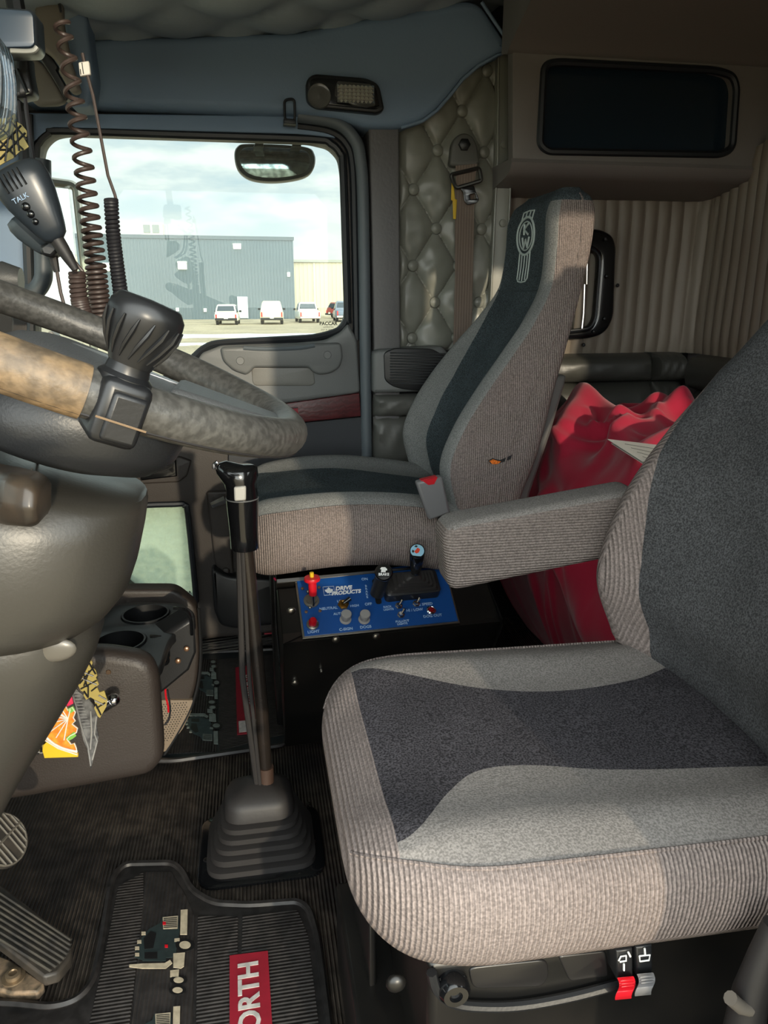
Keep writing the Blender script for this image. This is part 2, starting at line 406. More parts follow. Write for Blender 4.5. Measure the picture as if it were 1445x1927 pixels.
g = G(); g.box((B0.x + 14, B0.y + 9, zb + .1), (32, 11, .3)); g.build('roof', M('pale_roof_flashing', (150, 150, 140), .6), w, smooth=False)
g = G(); g.box((B0.x + 2.6, B0.y + 3.8, (zb + GZ) / 2), (.25, .15, zb - GZ)); g.build('downpipe', M('cream_downpipe', (190, 184, 165), .6), w)
# parked vehicles, seen from behind
TYRE = M('car_tyre_rubber', (30, 30, 32), .8); CGL = M('dark_car_glass', (52, 60, 66), .1); LAMPR = M('red_tail_lamp', (190, 40, 34), .3); PLT = M('licence_plate', (225, 222, 205), .6)
def vehicle(name, label, colour, pos, rz, L_, Wd, H, kind, glass=CGL):
    t = thing(name, label, 'pickup' if kind == 'pickup' else 'car', pos); t.rotation_euler = (0, 0, 0)
    T = Matrix.Translation(V(pos)) @ Matrix.Rotation(rz, 4, 'Z'); h = Wd / 2
    paint = M('paint_' + name, colour, .35, coat=.5)
    def sec(y, hw, z0, z1, c=.12): return [T @ V(p) for p in ((-hw + c * .3, y, z0), (hw - c * .3, y, z0), (hw, y, z0 + c), (hw, y, z1 - c), (hw - c, y, z1), (-hw + c, y, z1), (-hw, y, z1 - c), (-hw, y, z0 + c))]
    belt = H * .58
    g = G(); g.loft([sec(0, h * .9, .45, belt - .08), sec(.12, h, .38, belt), sec(L_ * .25, h, .34, belt), sec(L_ * .62, h, .34, belt), sec(L_ * .9, h * .97, .38, belt * .88), sec(L_, h * .8, .45, belt * .7)])
    g.build('body', paint, t, ang=50)
    cs = {'pickup': (L_ * .34, L_ * .38, L_ * .60, L_ * .72), 'suv': (.08, .45, L_ * .52, L_ * .70), 'car': (L_ * .2, L_ * .36, L_ * .56, L_ * .74)}[kind]
    g = G(); g.loft([sec(cs[0], h * .94, belt - .05, belt + .04, .02), sec(cs[1], h * .78, belt, H, .1), sec(cs[2], h * .78, belt, H, .1), sec(cs[3], h * .94, belt - .05, belt + .02, .02)])
    g.build('cabin', paint, t, ang=50)
    y0, y1 = cs[0], cs[1]; zz = lambda f: belt + .04 + (H - belt - .04) * f; yy = lambda f: y0 + (y1 - y0) * f; ww = lambda f: h * (.94 - .16 * f) - .12
    g = G(); q = [(-ww(.2), yy(.2) - .03, zz(.2)), (ww(.2), yy(.2) - .03, zz(.2)), (ww(.82), yy(.82) - .03, zz(.82)), (-ww(.82), yy(.82) - .03, zz(.82))]
    g.hexa([T @ V(p) for p in q], [T @ (V(p) + V((0, .05, 0))) for p in q]); g.build('rear_window', glass, t, smooth=False)
    for sgn in (-1, 1):
        g = G(); q = [(sgn * h * .93, cs[0] + .35, belt + .08), (sgn * h * .93, cs[3] - .35, belt + .08), (sgn * h * .81, cs[2] - .05, H - .14), (sgn * h * .81, cs[1] + .12, H - .14)]
        g.hexa([T @ V(p) for p in q], [T @ (V(p) - V((sgn * .06, 0, 0))) for p in q]); g.build('side_window', CGL, t, smooth=False)
        g = G(); g.box(None, (.13, .12, .42), mat=T @ Matrix.Translation((sgn * (h * .9 - .05), .03, belt - .3))); g.build('tail_lamp', LAMPR, t, bevel=.02)
        g = G(); g.box(None, (.22, .12, .16), mat=T @ Matrix.Translation((sgn * (h + .1), cs[3] - .45, belt + .12))); g.build('wing_mirror', TYRE, t, bevel=.03)
        for yw in (L_ * .2, L_ * .8):
            g = G(); fr = T @ Matrix.Translation((sgn * (h - .16), yw, .36)) @ Matrix.Rotation(R(90), 4, 'Y'); g.lathe([(.22, -.13), (.36, -.11), (.36, .11), (.22, .13)], fr, 20); wh = g.build('wheel', TYRE, t)
            g = G(); g.lathe([(.2, -.14), (.21, .14)], fr, 14); g.build('rim', STEEL, wh)
    g = G(); g.box(None, (Wd * .96, .2, .2), mat=T @ Matrix.Translation((0, -.05, .5))); g.build('bumper', STEEL if kind == 'pickup' else TYRE, t, bevel=.04)
    g = G(); g.box(None, (.34, .05, .18), mat=T @ Matrix.Translation((0, -.16, .62))); g.build('licence_plate', PLT, t)
    return t
def gp(x, y): p = atZ(x, y, GZ); return (p.x, p.y, GZ)
vehicle('estate_car', 'small white hatchback parked facing the dark warehouse, left of the grey door', (232, 228, 205), gp(426, 612), R(-3), 4.4, 1.95, 1.72, 'suv')
vehicle('van', 'tall beige vehicle parked facing the dark warehouse, right of the grey door', (196, 190, 160), gp(512, 611), R(-2), 4.9, 2.05, 2.0, 'suv', M('beige_tinted_glass', (190, 186, 158), .3))
vehicle('pickup', 'silver pickup with chrome bumper parked before the cream warehouse', (200, 200, 190), gp(584, 608), R(2), 5.6, 2.0, 1.85, 'pickup')
vehicle('saloon', 'red car parked crosswise behind the silver pickup', (150, 62, 50), gp(622, 600), R(-64), 4.8, 1.9, 1.75, 'suv')
vehicle('pickup', 'dark grey pickup half hidden at the right edge of the door window', (96, 106, 120), gp(652, 606), R(-2), 5.4, 2.0, 1.95, 'pickup')
vehicle('car', 'pale teal car parked at the far left, low behind the coiled cords', (150, 172, 168), gp(128, 606), R(24), 4.6, 1.95, 1.7, 'suv')
# ================================================================ CAB SHELL
WIN = [(66, 300), (72, 268), (90, 250), (115, 245), (350, 253), (585, 261), (622, 270), (641, 290), (646, 320), (654, 585), (652, 604), (638, 622), (600, 634), (560, 638), (430, 645), (392, 652), (366, 672), (340, 700), (250, 730), (100, 730), (62, 690), (60, 500)]
PEEPW = [(196, 962), (330, 949), (346, 951), (353, 966), (368, 1116), (366, 1134), (352, 1138), (330, 1132), (282, 1126), (244, 1106), (216, 1072), (196, 1030)]
g = G()
S2 = rounded(xz(WIN, 2.30), .012); S3 = rounded(xz(PEEPW, 2.30), .012)
g.plate([(-1.3, -.06), (1.5, -.06), (1.5, 2.1), (-1.3, 2.1)], WALLF(2.31), .04, 0, [[p[:2] for p in S2], [p[:2] for p in S3]])
struct(g.build('wall_right', BLK, smooth=False))
g = G(); g.box((.15, 1.28, -.03), (2.6, 2.06, .06)); fl = struct(g.build('floor', RUBF, smooth=False))
g = G()     # raised toe board in front of the pedals
g.loft([[V((x, y, z)) for x, z in ((-.62, 0), (-1.1, .40), (-1.1, .34), (-.62, -.05))] for y in (.28, 2.3)]); struct(g.build('wall_front', RUB, smooth=False))
g = G(); g.hexa([(-1.14, .26, 1.56), (-1.14, 2.3, 1.56), (-1.14, 2.3, 2.0), (-1.14, .26, 2.0)], [(-1.08, .26, 1.56), (-1.08, 2.3, 1.56), (-1.08, 2.3, 2.0), (-1.08, .26, 2.0)]); struct(g.build('trim_23', HEAD, smooth=False))
g = G(); g.hexa([(-1.16, .26, .93), (-1.16, 2.3, .93), (-1.12, 2.3, 1.60), (-1.12, .26, 1.60)], [(-1.155, .26, .93), (-1.155, 2.3, .93), (-1.115, 2.3, 1.60), (-1.115, .26, 1.60)]); struct(g.build('window_4', GLASS, smooth=False))
g = G(); g.plate([(-1.3, -.06), (-.66, -.06), (-.66, 1.55), (-.60, 1.62), (.38, 1.62), (.44, 1.55), (.44, .12), (.38, -.06), (1.5, -.06), (1.5, 2.1), (-1.3, 2.1)], WALLF(.24), .05, 0, [[p[:2] for p in rounded([V((.90, .95, 0)), V((1.42, .95, 0)), V((1.42, 1.50, 0)), V((.90, 1.50, 0))], .06)]]); struct(g.build('wall_left', BROWN, smooth=False))  # the cut-out is an added, unseen sleeper window that lets in sun patches
g = G(); g.box((1.46, 1.28, 1.0), (.04, 2.1, 2.1)); struct(g.build('wall_rear', CAB, smooth=False))
# ceiling: arched, quilted
def cz(x): return interp([(-1.2, 1.60), (-.6, 1.655), (-.37, 1.70), (.156, 1.745), (.45, 1.80), (.60, 1.84), (.75, 1.88), (1.5, 1.90)], x)[0]
nx, ny = 110, 90; vs = []; fs = []
for i in range(nx + 1):
    for j in range(ny + 1):
        x = -1.2 + 2.7 * i / nx; y = .24 + 2.06 * j / ny
        a, b2 = math.sin(math.pi * (x + y) / .26), math.sin(math.pi * (x - y) / .26)
        vs.append((x, y, cz(x) + .012 - .028 * min(1, abs(a * b2)) ** .4))
o0 = len(vs); vs += [(v[0], v[1], 2.0) for v in vs]
for i in range(nx):
    for j in range(ny):
        a = i * (ny + 1) + j; fs.append((a, a + 1, a + ny + 2, a + ny + 1)); fs.append((o0 + a, o0 + a + ny + 1, o0 + a + ny + 2, o0 + a + 1))
g = G(); g.add(vs, fs); struct(g.build('ceiling', ROOFM))
# vinyl panel above the passenger door
g = G(); wplate(g, [(40, 40), (150, 72), (400, 64), (560, 58), (700, 30), (880, -2), (906, 6), (964, 92), (935, 104), (900, 124), (870, 150), (845, 182), (822, 208), (795, 228), (755, 240), (690, 240), (640, 222), (570, 214), (450, 211), (160, 198), (40, 192)], 2.14, .15, .02, rr=.02)
struct(g.build('trim_1', HEAD))
g = G(); g.tube(px([(906, 4), (930, 40), (966, 94), (935, 104), (900, 124), (870, 150), (845, 182), (822, 208), (795, 228), (755, 240)], 2.143), .0045, 8)
struct(g.build('trim_2', HEAD))
# passenger door
g = G(); wh = rounded(xz(WIN, 2.19), .014); ph = rounded(xz(PEEPW, 2.19), .012)
wplate(g, [(20, 206), (590, 222), (640, 238), (668, 268), (678, 310), (688, 870), (694, 1175), (420, 1200), (90, 1230), (20, 1230)], 2.19, .10, .008, [wh, ph], rr=.01)
door = struct(g.build('door_1', DOORLO))
g = G(); t = smooth_pts(px(WIN, 2.185), 3); g.tube(t, .011, 8, closed=True); g.build('window_seal', GSKB, door)
g = G(); t = smooth_pts(px(PEEPW, 2.185), 3); g.tube(t, .009, 8, closed=True); g.build('peep_seal', GSKB, door)
g = G(); g.tube(smooth_pts(px([(560, 218), (630, 230), (664, 258), (678, 300), (684, 420), (690, 870), (696, 1150)], 2.17), 5, False), .017, 10); g.build('edge_gasket', GSK, door)
g = G(); g.tube(smooth_pts(px([(560, 236), (620, 246), (652, 270), (664, 310), (668, 420), (672, 640)], 2.18), 5, False), .012, 8); g.build('inner_gasket', GSKB, door)
g = G(); wplate(g, [(30, 212), (580, 218), (630, 236), (652, 262), (600, 256), (560, 252), (100, 240), (60, 270), (50, 560), (24, 560)], 2.175, .02, .004); g.build('upper_frame', HEAD, door)
# upper door panel: padded vinyl with the arm pull
UP_ = [(362, 692), (380, 664), (416, 650), (560, 645), (612, 640), (640, 626), (656, 608), (672, 640), (678, 738), (660, 742), (505, 764), (440, 770), (340, 780)]
g = G(); wplate(g, UP_, 2.165, .03, .008, rr=.01); up = g.build('upper_panel', PVC, door)
g = G(); wplate(g, [(414, 654), (470, 651), (642, 645), (646, 672), (640, 692), (622, 703), (600, 706), (588, 700), (582, 692), (478, 692), (472, 700), (464, 706), (440, 698), (420, 680)], 2.145, .03, .008, rr=.012)
pull = g.build('arm_pull', PVC, door)
for x, y in ((452, 679), (616, 668)):
    g = G(); g.lathe([(.001, .002), (.010, .002), (.0115, 0)], WALLF(2.145) @ Matrix.Translation(V((atY(x, y, 2.145).x, atY(x, y, 2.145).z, 0))), 20); g.build('cap', PVC, pull)
g = G(); wplate(g, [(472, 690), (590, 690), (594, 722), (586, 727), (480, 727), (474, 720)], 2.163, .02, .005, rr=.008); g.build('pull_pocket', PVCL, door)
g = G(); g.tube(smooth_pts(px([(458, 655), (500, 657), (560, 655), (592, 650)], 2.146), 4, False), .006, 8); g.build('ledge_groove', GSK, pull)
g = G(); wplate(g, [(420, 775), (505, 764), (676, 740), (679, 783), (520, 800), (420, 812)], 2.16, .02, .002); wood = g.build('wood_strip', WOOD, door)
p0, p1, p2 = atY(440, 794, 2.157), atY(562, 784, 2.157), atY(562, 767, 2.157)
fr = frame(p0, p1 - p0, V((0, 0, 1))); ln = (p1 - p0).length
g = G(); g.plate([(0, 0), (ln, 0), (ln, .026), (0, .026)], fr, .004, .001); bd = g.build('badge', REDL, wood)
g = G(); g.tube([fr @ V(q) for q in ((0, 0, 0), (ln, 0, 0), (ln, .026, 0), (0, .026, 0))], .0012, 6, closed=True); g.build('badge_rim', CHROME, bd)
g = G(); g.text('KENWORTH', .027, fr @ Matrix.Translation((ln * .5, .0125, .001)), .0008); g.build('lettering', CHROME, bd)
g = G(); wplate(g, [(430, 812), (520, 801), (680, 785), (684, 868), (600, 876), (430, 884)], 2.172, .02, .003); g.build('lower_cloth_panel', CHARC, door)
# inner latch
g = G(); wplate(g, [(250, 866), (338, 860), (360, 868), (352, 896), (336, 908), (250, 912)], 2.172, .02, .005, rr=.006); bz = g.build('latch_bezel', DOORLO, door)
g = G(); wplate(g, [(262, 880), (306, 872), (318, 862), (331, 862), (333, 897), (264, 905)], 2.160, .015, .004, rr=.003); lt = g.build('latch_handle', BLKG, bz)
g = G(); g.tube(px([(262, 884), (303, 876), (316, 866), (332, 864)], 2.157), .003, 8); g.build('chrome_edge', CHROME, lt)
g = G(); g.tube(px([(398, 951), (424, 940)], 2.13), [.010, .013], 6); lk = g.build('lock_knob', CHROME, door)
g = G(); g.tube(px([(412, 944), (424, 938)], 2.17), .006, 8); g.build('lock_stem', BLKG, lk)
g = G(); wplate(g, [(388, 926), (430, 924), (440, 1085), (420, 1092), (404, 1060)], 2.17, .02, .006, rr=.01); g.build('rear_cover', DOORLO, door)
p = atY(425, 1075, 2.165); g = G(); g.ball(p, .012, 12, sc=(1, .4, 1)); g.build('cover_screw', DOORLO, door)
g = G(); wplate(g, [(398, 1068), (430, 1085), (530, 1090), (535, 1175), (440, 1185), (414, 1178), (402, 1150)], 2.14, .05, .012, rr=.015); g.build('map_pocket', BLK, door)
g = G(); g.tube(px([(210, 1088), (225, 1115), (262, 1134), (330, 1142)], 2.184), .006, 8); g.build('panel_seam', DOORLO, door)
# window panes
def pane(name, pts, Y, mt):
    g = G(); wplate(g, pts, Y, .005, 0); return struct(g.build(name, mt, smooth=False))
wn = pane('window_1', [(60, 240), (650, 250), (664, 660), (55, 745)], 2.25, GLASS)
INK = M('glass_print_ink', (40, 46, 48), .7)
def stamp(cx, cy, Y, mt, parent, k=1.0):
    c = atY(cx, cy, Y); g = G()
    fr = WALLF(Y) @ Matrix.Translation((c.x, c.z, 0)); u = .0017 * k
    g.text('PACCAR', 10 * u, fr @ Matrix.Translation((0, 9 * u, 0)), .0002, bold=.0004)
    for i, t in enumerate(('LAMINATED', 'DOT 24  M30  AS2', 'SAFETY GLASS')): g.text(t, 4.2 * u, fr @ Matrix.Translation((0, (1.5 - 5.5 * i) * u, 0)), .0002)
    g.plate([(14 * u, -11 * u), (18 * u, -11 * u), (18 * u, -7 * u), (14 * u, -7 * u)], fr, .0003)
    return g.build('glass_stamp', mt, parent, smooth=False)
stamp(618, 617, 2.247, INK, wn, .8)
w2 = pane('window_2', [(180, 940), (380, 935), (380, 1150), (180, 1150)], 2.24, PEEP)
stamp(345, 1122, 2.237, INK, w2, .75)
g = G(); g.box((-.1, 2.27, .02), (.95, .10, .03))
sill = struct(g.build('trim_3', RUB, bevel=.005))
for k in range(6):
    p0, p1 = atZ(376, 1203 + k * 5.4, .045), atZ(532, 1180 + k * 5.4, .045); g = G(); g.tube([p0, p1], .0026, 6); g.build('sill_rib', ALU, sill)
p0 = atZ(497, 1190, .05); p1 = atZ(528, 1187, .05); g = G(); g.box((p0 + p1) / 2, (abs(p1.x - p0.x), .025, .006)); g.build('sill_badge', REDL, sill)
# dome lamp on the panel above the door
c = atY(648, 178, 2.14); lamp = thing('dome_lamp', 'black bezel reading lamp with faceted clear lens above passenger window', 'lamp', c)
g = G(); wplate(g, [(576, 150), (590, 138), (690, 146), (714, 158), (724, 206), (712, 214), (594, 202), (577, 190)], 2.115, .03, .006, rr=.015); g.build('bezel', BLK, lamp)
g = G(); wplate(g, [(583, 151), (592, 146), (688, 153), (707, 163), (715, 201), (707, 206), (598, 195), (584, 186)], 2.110, .01, .002, rr=.01); g.build('face', BLKG, lamp)
ol = [(635, 152), (697, 158), (704, 170), (707, 198), (690, 202), (665, 198), (650, 189), (630, 180), (631, 165)]
g = G(); wplate(g, ol, 2.104, .01, .002, rr=.004); ln_ = g.build('lens', LENS, lamp)
g = G(); a, b2 = atY(634, 158, 2.1045), atY(704, 196, 2.1045); n_ = 9; mm = 5; vs = []; fs = []
for i in range(n_):
    for j in range(mm):
        x0 = a.x + (b2.x - a.x) * i / n_; x1 = a.x + (b2.x - a.x) * (i + 1) / n_; z0 = a.z + (b2.z - a.z) * j / mm; z1 = a.z + (b2.z - a.z) * (j + 1) / mm
        k = len(vs); vs += [(x0, 2.1035, z0), (x1, 2.1035, z0), (x1, 2.1035, z1), (x0, 2.1035, z1), ((x0 + x1) / 2, 2.098, (z0 + z1) / 2)]; fs += [(k, k + 1, k + 4), (k + 1, k + 2, k + 4), (k + 2, k + 3, k + 4), (k + 3, k, k + 4)]
g.add(vs, fs); g.build('facets', M('faceted_reflector', (225, 222, 212), .12, met=.9), ln_, smooth=False)
c = atY(601, 180, 2.105); g = G(); g.lathe([(.030, 0), (.028, .004), (.020, .002), (.001, .006)], WALLF(2.108) @ Matrix.Translation((c.x, c.z, 0)), 24); g.build('spot_lens', M('smoky_lens', (92, 92, 90), .15), lamp)
# coat hook
c = atY(545, 210, 2.14); hk = thing('coat_hook', 'slim dark wire coat hook above the passenger window', 'hook', c)
g = G(); g.tube(rounded(px([(536, 226), (535, 188), (554, 186), (555, 228)], 2.118), .01), .0035, 8); g.build('loop', GSKB, hk)
g = G(); wplate(g, [(534, 222), (557, 224), (557, 234), (534, 232)], 2.112, .04, .003); g.build('clip', GSKB, hk)
# outside mirrors and grab handle
c = atY(517, 262, 2.42); lm = thing('down_view_mirror', 'oval black look-down mirror hanging outside the top of door window', 'mirror', c)
OV = [(441, 296), (446, 276), (470, 270), (570, 275), (592, 290), (590, 318), (570, 334), (520, 342), (475, 338), (450, 322)]
g = G(); o = smooth_pts(xz(OV, 2.40), 5); ctr = sum(o, V((0, 0, 0))) / len(o)
secs = []
for s_, y in ((.55, 2.50), (.85, 2.48), (1.0, 2.44), (1.0, 2.405), (.97, 2.40), (.88, 2.402), (.86, 2.41)):
    secs.append([V(((p.x - ctr.x) * s_ + ctr.x, y, (p.y - ctr.y) * s_ + ctr.y)) for p in o])
g.loft(secs[:6]); g.build('housing', BLK, lm)
g = G(); g.plate([((p.x - ctr.x) * .87 + ctr.x, (p.y - ctr.y) * (.80) + ctr.y) for p in o], WALLF(2.399) @ Matrix.Translation((0, 0, 0)), .004, .001); g.build('glass', M('curved_mirror_glass', (150, 158, 160), .06, met=1, n2=(60, .4)), lm)
for x in (489, 560):
    g = G(); q = [(x - 12, 276), (x - 6, 262), (x - 2, 240), (x + 6, 240), (x + 7, 276)]; wplate(g, q, 2.33, .12, .004); g.build('bracket', BLK, lm)
c = atY(120, 600, 2.75); wm = thing('west_coast_mirror', 'tall rectangular wing mirror on a tube frame outside the door, far left', 'mirror', c)
Q = [(70, 342), (140, 352), (167, 620), (178, 720), (70, 720)]
g = G(); g.tube(rounded(px([(62, 338), (143, 349), (170, 600), (186, 740)], 2.70), .02), .014, 8); g.build('tube_frame', STEEL, wm)
c0 = [atY(70, 352, 2.74), atY(136, 360, 2.74), atY(160, 600, 2.74), atY(160, 760, 2.74), atY(40, 760, 2.74)]
T_ = lambda p: V((p.x, p.y - (p.x - c0[0].x) * .55, p.z))
g = G(); q = [T_(p) for p in c0]; g.add(q + [p + V((0, .03, 0)) for p in q], [tuple(range(5)), tuple(range(5, 10))[::-1]] + [(i, (i + 1) % 5, 5 + (i + 1) % 5, 5 + i) for i in range(5)]); g.build('mirror_glass', MIRR, wm, smooth=False)
gh = thing('grab_handle', 'thick grey tube grab handle curving from the far pillar beneath the hand mics', 'handle', atY(60, 560, 2.1))
g = G(); g.tube(smooth_pts(px([(78, 300), (80, 400), (82, 500), (80, 528), (66, 548), (44, 552), (0, 552)], 2.08), 6, False), .022, 14); g.build('tube', M('grey_grab_tube', (70, 78, 84), .45), gh)
# front pillar with seals, seen past the mics
g = G(); wplate(g, [(-80, 190), (38, 205), (52, 560), (-80, 560)], 2.12, .1, .02, rr=.02); struct(g.build('trim_4', HEAD))
g = G(); g.tube(px([(42, 210), (50, 420), (56, 570)], 2.12), .012, 8); g.tube(px([(56, 215), (62, 420), (66, 570)], 2.15), .008, 8); struct(g.build('trim_5', GSKB))
# ---------------------------------------------------------------- pillar behind the door
g = G(); wplate(g, [(694, 240), (751, 240), (754, 648), (752, 880), (706, 880), (704, 700), (699, 420)], 2.165, .10, .006); struct(g.build('trim_6', BPIL))
g = G(); wplate(g, [(702, 664), (712, 658), (834, 652), (846, 668), (846, 736), (702, 740)], 2.13, .12, .01, rr=.01); sp_ = struct(g.build('trim_7', PVC))
g = G(); wplate(g, [(722, 664), (742, 655), (812, 656), (842, 672), (842, 740), (760, 733), (740, 728), (724, 716)], 2.124, .01, .003, rr=.012)
spk = tag(g.build('speaker_grille', BLK), 'dark rounded speaker grille low on the pillar left of the passenger backrest', 'speaker')
for k in range(12):
    y = 664 + k * 5.2; g = G(); g.tube(px([(734, y), (838, y + 2)], 2.122), .0022, 6); g.build('slat', M('grille_slat', (60, 62, 64), .5) if k == 0 else bpy.data.materials['grille_slat'], spk)
def roll(name, pts, Y, r_, mt):   # a padded horizontal roll of an upright panel: pixel quad tl tr br bl
    tl, tr, br, bl = px(pts, Y); secs = []
    nn = 14
    for i in range(nn + 1):
        s_ = i / nn; a, b2 = tl.lerp(tr, s_), bl.lerp(br, s_); ed = (1 - (1 - min(1, min(s_, 1 - s_) / .08)) ** 2) ** .5; sec = []
        for j in range(13):
            t = j / 12; p = a.lerp(b2, t); bulge = (1 - abs(2 * t - 1) ** 3) ** .6
            sec.append(p + V((0, -r_ * bulge * (.25 + .75 * ed) + .002 * math.sin(23 * s_ + 9 * t), 0)))
        sec += [b2 + V((0, .06, 0)), a + V((0, .06, 0))]; secs.append(sec)
    g = G(); g.loft(secs); return struct(g.build(name, mt, ang=50))
roll('trim_8', [(702, 742), (830, 738), (830, 782), (702, 784)], 2.17, .03, M('grey_padded_vinyl', (88, 88, 84), .4, b=(150, .1)))
roll('trim_9', [(702, 784), (830, 782), (830, 880), (702, 882)], 2.17, .022, bpy.data.materials['grey_padded_vinyl'])
# ---------------------------------------------------------------- buttoned quilt panel
QX0, QX1, QZ0, QZ1 = atY(752, 300, 2.2).x, atY(940, 300, 2.2).x, atY(780, 660, 2.2).z, atY(900, 70, 2.2).z
b0 = atY(821, 430, 2.2); b1 = atY(822, 569, 2.2); b2_ = atY(863, 207, 2.2); ba = atY(779, 361, 2.2)
DXq = (atY(907, 429, 2.2).x - ba.x) / 3; DZq = (b0.z - b1.z) / 2
def quilt_h(x, z):
    a = (x - b0.x) / DXq; c = (z - b0.z) / DZq
    p, q = math.sin(math.pi * (a + c) / 2), math.sin(math.pi * (a - c) / 2)
    # seams run where a+c or a-c is an even number
    s = min(1.0, abs(p)) * min(1.0, abs(q)); return s ** .30
nx, ny = 96, 300; vs = []; fs = []
for i in range(nx + 1):
    for j in range(ny + 1):
        x = QX0 + (QX1 - QX0) * i / nx; z = QZ0 + (QZ1 - QZ0) * j / ny
        h = quilt_h(x, z) * .024 + .003 * noise.noise(V((x * 30, z * 30, 1)))
        ed = min(1, min(i, nx - i) / 6) ** .5 * min(1, min(j, ny - j) / 6) ** .5
        vs.append((x, 2.215 - h * (.2 + .8 * ed), z))
for i in range(nx):
    for j in range(ny): a = i * (ny + 1) + j; fs.append((a, a + ny + 1, a + ny + 2, a + 1))
k = len(vs); vs += [(QX0, 2.27, QZ0), (QX1, 2.27, QZ0), (QX1, 2.27, QZ1), (QX0, 2.27, QZ1)]; fs.append((k, k + 3, k + 2, k + 1))
for a, b2, q0, q1 in ((0, nx * (ny + 1), k, k + 1), (ny, nx * (ny + 1) + ny, k + 3, k + 2)): fs.append((a, b2, q1, q0))
g = G(); g.add(vs, fs); qp = struct(g.build('wall_quilt', QUILT, ang=80)); qp.name = 'trim_10'
for ia in range(-1, 3):
    for ic in range(-3, 6):
        if (ia + ic) % 2: continue
        x, z = b0.x + ia * DXq, b0.z + ic * DZq
        if not (QX0 + .01 < x < QX1 - .005 and QZ0 + .005 < z < QZ1 - .02): continue
        if ic >= 3 and ia < 1 and not (ic == 3 and ia == 1): continue
        g = G(); g.lathe([(.016, -.012), (.0165, 0), (.0145, .006), (.009, .0095), (.001, .0105)], WALLF(2.203) @ Matrix.Translation((x, z, 0)), 20); g.build('button', QUILT, qp)
        for s_ in (-1, 1):
            pass
g = G(); wplate(g, [(937, 92), (966, 88), (964, 330), (950, 700), (915, 700), (930, 400)], 2.18, .08, .004); vt = struct(g.build('trim_11', QUILT))
g = G(); g.tube(px([(938, 100), (936, 300), (930, 420), (918, 690)], 2.178), .0035, 6); g.tube(px([(963, 100), (961, 330), (957, 420), (950, 600)], 2.178), .003, 6); g.build('piping', QUILT, vt)
for x, y in ((948, 272), (946, 420)):
    c = atY(x, y, 2.178); g = G(); g.lathe([(.011, 0), (.010, .005), (.001, .007)], WALLF(2.178) @ Matrix.Translation((c.x, c.z, 0)), 16); g.build('snap', QUILT, vt)
# passenger seat belt hanging on the quilt
c = atY(875, 300, 2.17); sb = thing('seat_belt', 'brown grey passenger seat belt hanging on the buttoned vinyl panel', 'seat belt', c)
g = G(); wplate(g, [(846, 310), (851, 268), (862, 253), (876, 249), (890, 256), (898, 272), (903, 305), (896, 312), (854, 314)], 2.155, .03, .006, rr=.012); an = g.build('anchor_cover', M('anchor_plastic', (84, 84, 80), .45), sb)
c = atY(874, 272, 2.15); g = G(); g.lathe([(.017, 0), (.016, .008), (.013, .010), (.001, .011)], WALLF(2.153) @ Matrix.Translation((c.x, c.z, 0)), 6); g.build('anchor_bolt', BLK, an)
g = G(); g.hexa([*px([(857, 312), (898, 308), (893, 345), (858, 350)], 2.150)], [*px([(857, 312), (898, 308), (893, 345), (858, 350)], 2.162)]); g.hexa([*px([(856, 345), (893, 345), (890, 520), (856, 520)], 2.158)], [*px([(856, 345), (893, 345), (890, 520), (856, 520)], 2.166)])
g.hexa([*px([(856, 520), (890, 520), (886, 672), (852, 672)], 2.158)], [*px([(856, 520), (890, 520), (886, 672), (852, 672)], 2.166)]); g.build('webbing', BELT, sb)
g = G(); g.tube(rounded(px([(848, 329), (902, 316), (906, 340), (858, 354)], 2.146), .008), .0055, 8, closed=True); wl = g.build('buckle_loop', M('dark_buckle_steel', (58, 58, 56), .35, met=.6), sb)
g = G(); hole = rounded(xz([(884, 366), (894, 364), (897, 374), (886, 376)], 2.14), .003)
wplate(g, [(866, 354), (892, 349), (896, 362), (902, 376), (898, 382), (880, 386), (874, 380), (872, 364)], 2.14, .006, .0015, [hole], rr=.005); g.build('latch_plate', M('dark_chrome_tongue', (84, 86, 88), .22, met=1), wl)
g = G(); wplate(g, [(850, 344), (854, 344), (856, 374), (860, 376), (858, 412), (853, 412), (852, 378), (849, 376)], 2.15, .004, .001); g.build('yellow_tag', YEL, sb)
# ---------------------------------------------------------------- sleeper
g = G(); UW = rounded(xz([(1024, 122), (1050, 117), (1345, 132), (1378, 142), (1386, 165), (1378, 280), (1355, 291), (1030, 285), (1015, 272)], 2.05), .03)
wplate(g, [(965, 92), (1500, 100), (1500, 322), (965, 306)], 2.05, .04, .002, [UW]); cb = struct(g.build('wall_sleeper', CAB)); cb.name = 'trim_12'
g = G(); g.tube([V((p.x, 2.05, p.y)) for p in UW], .010, 8, closed=True); g.build('window_seal', GSKB, cb)
pane('window_3', [(1000, 100), (1395, 110), (1395, 300), (1000, 300)], 2.085, DGLASS)
x0_, x1_ = atY(965, 200, 2.05).x, 1.44
za, zb_, zc_, zd_ = atY(965, 306, 2.05).z, atY(1100, 312, 2.05).z, atY(1000, 336, 2.09).z, atY(1000, 372, 2.26).z
g = G(); g.loft([[V((x, y, z)) for y, z in ((2.046, za + .01), (2.04, za), (2.05, za - .02), (2.09, zc_), (2.26, zd_), (2.28, zd_), (2.28, za + .01))] for x in (x0_, x1_)]); struct(g.build('trim_13', CAB, ang=50))
zt = atY(1000, 94, 2.05).z
g = G(); g.loft([[V((x, y, z)) for y, z in ((2.052, zt - .01), (2.04, zt), (1.98, zt + .025), (1.86, zt + .07), (1.6, zt + .12), (.30, zt + .13), (.30, zt + .16), (2.1, zt + .16), (2.1, zt))] for x in (x0_ - .02, x1_)]); struct(g.build('trim_14', CAB, ang=60))
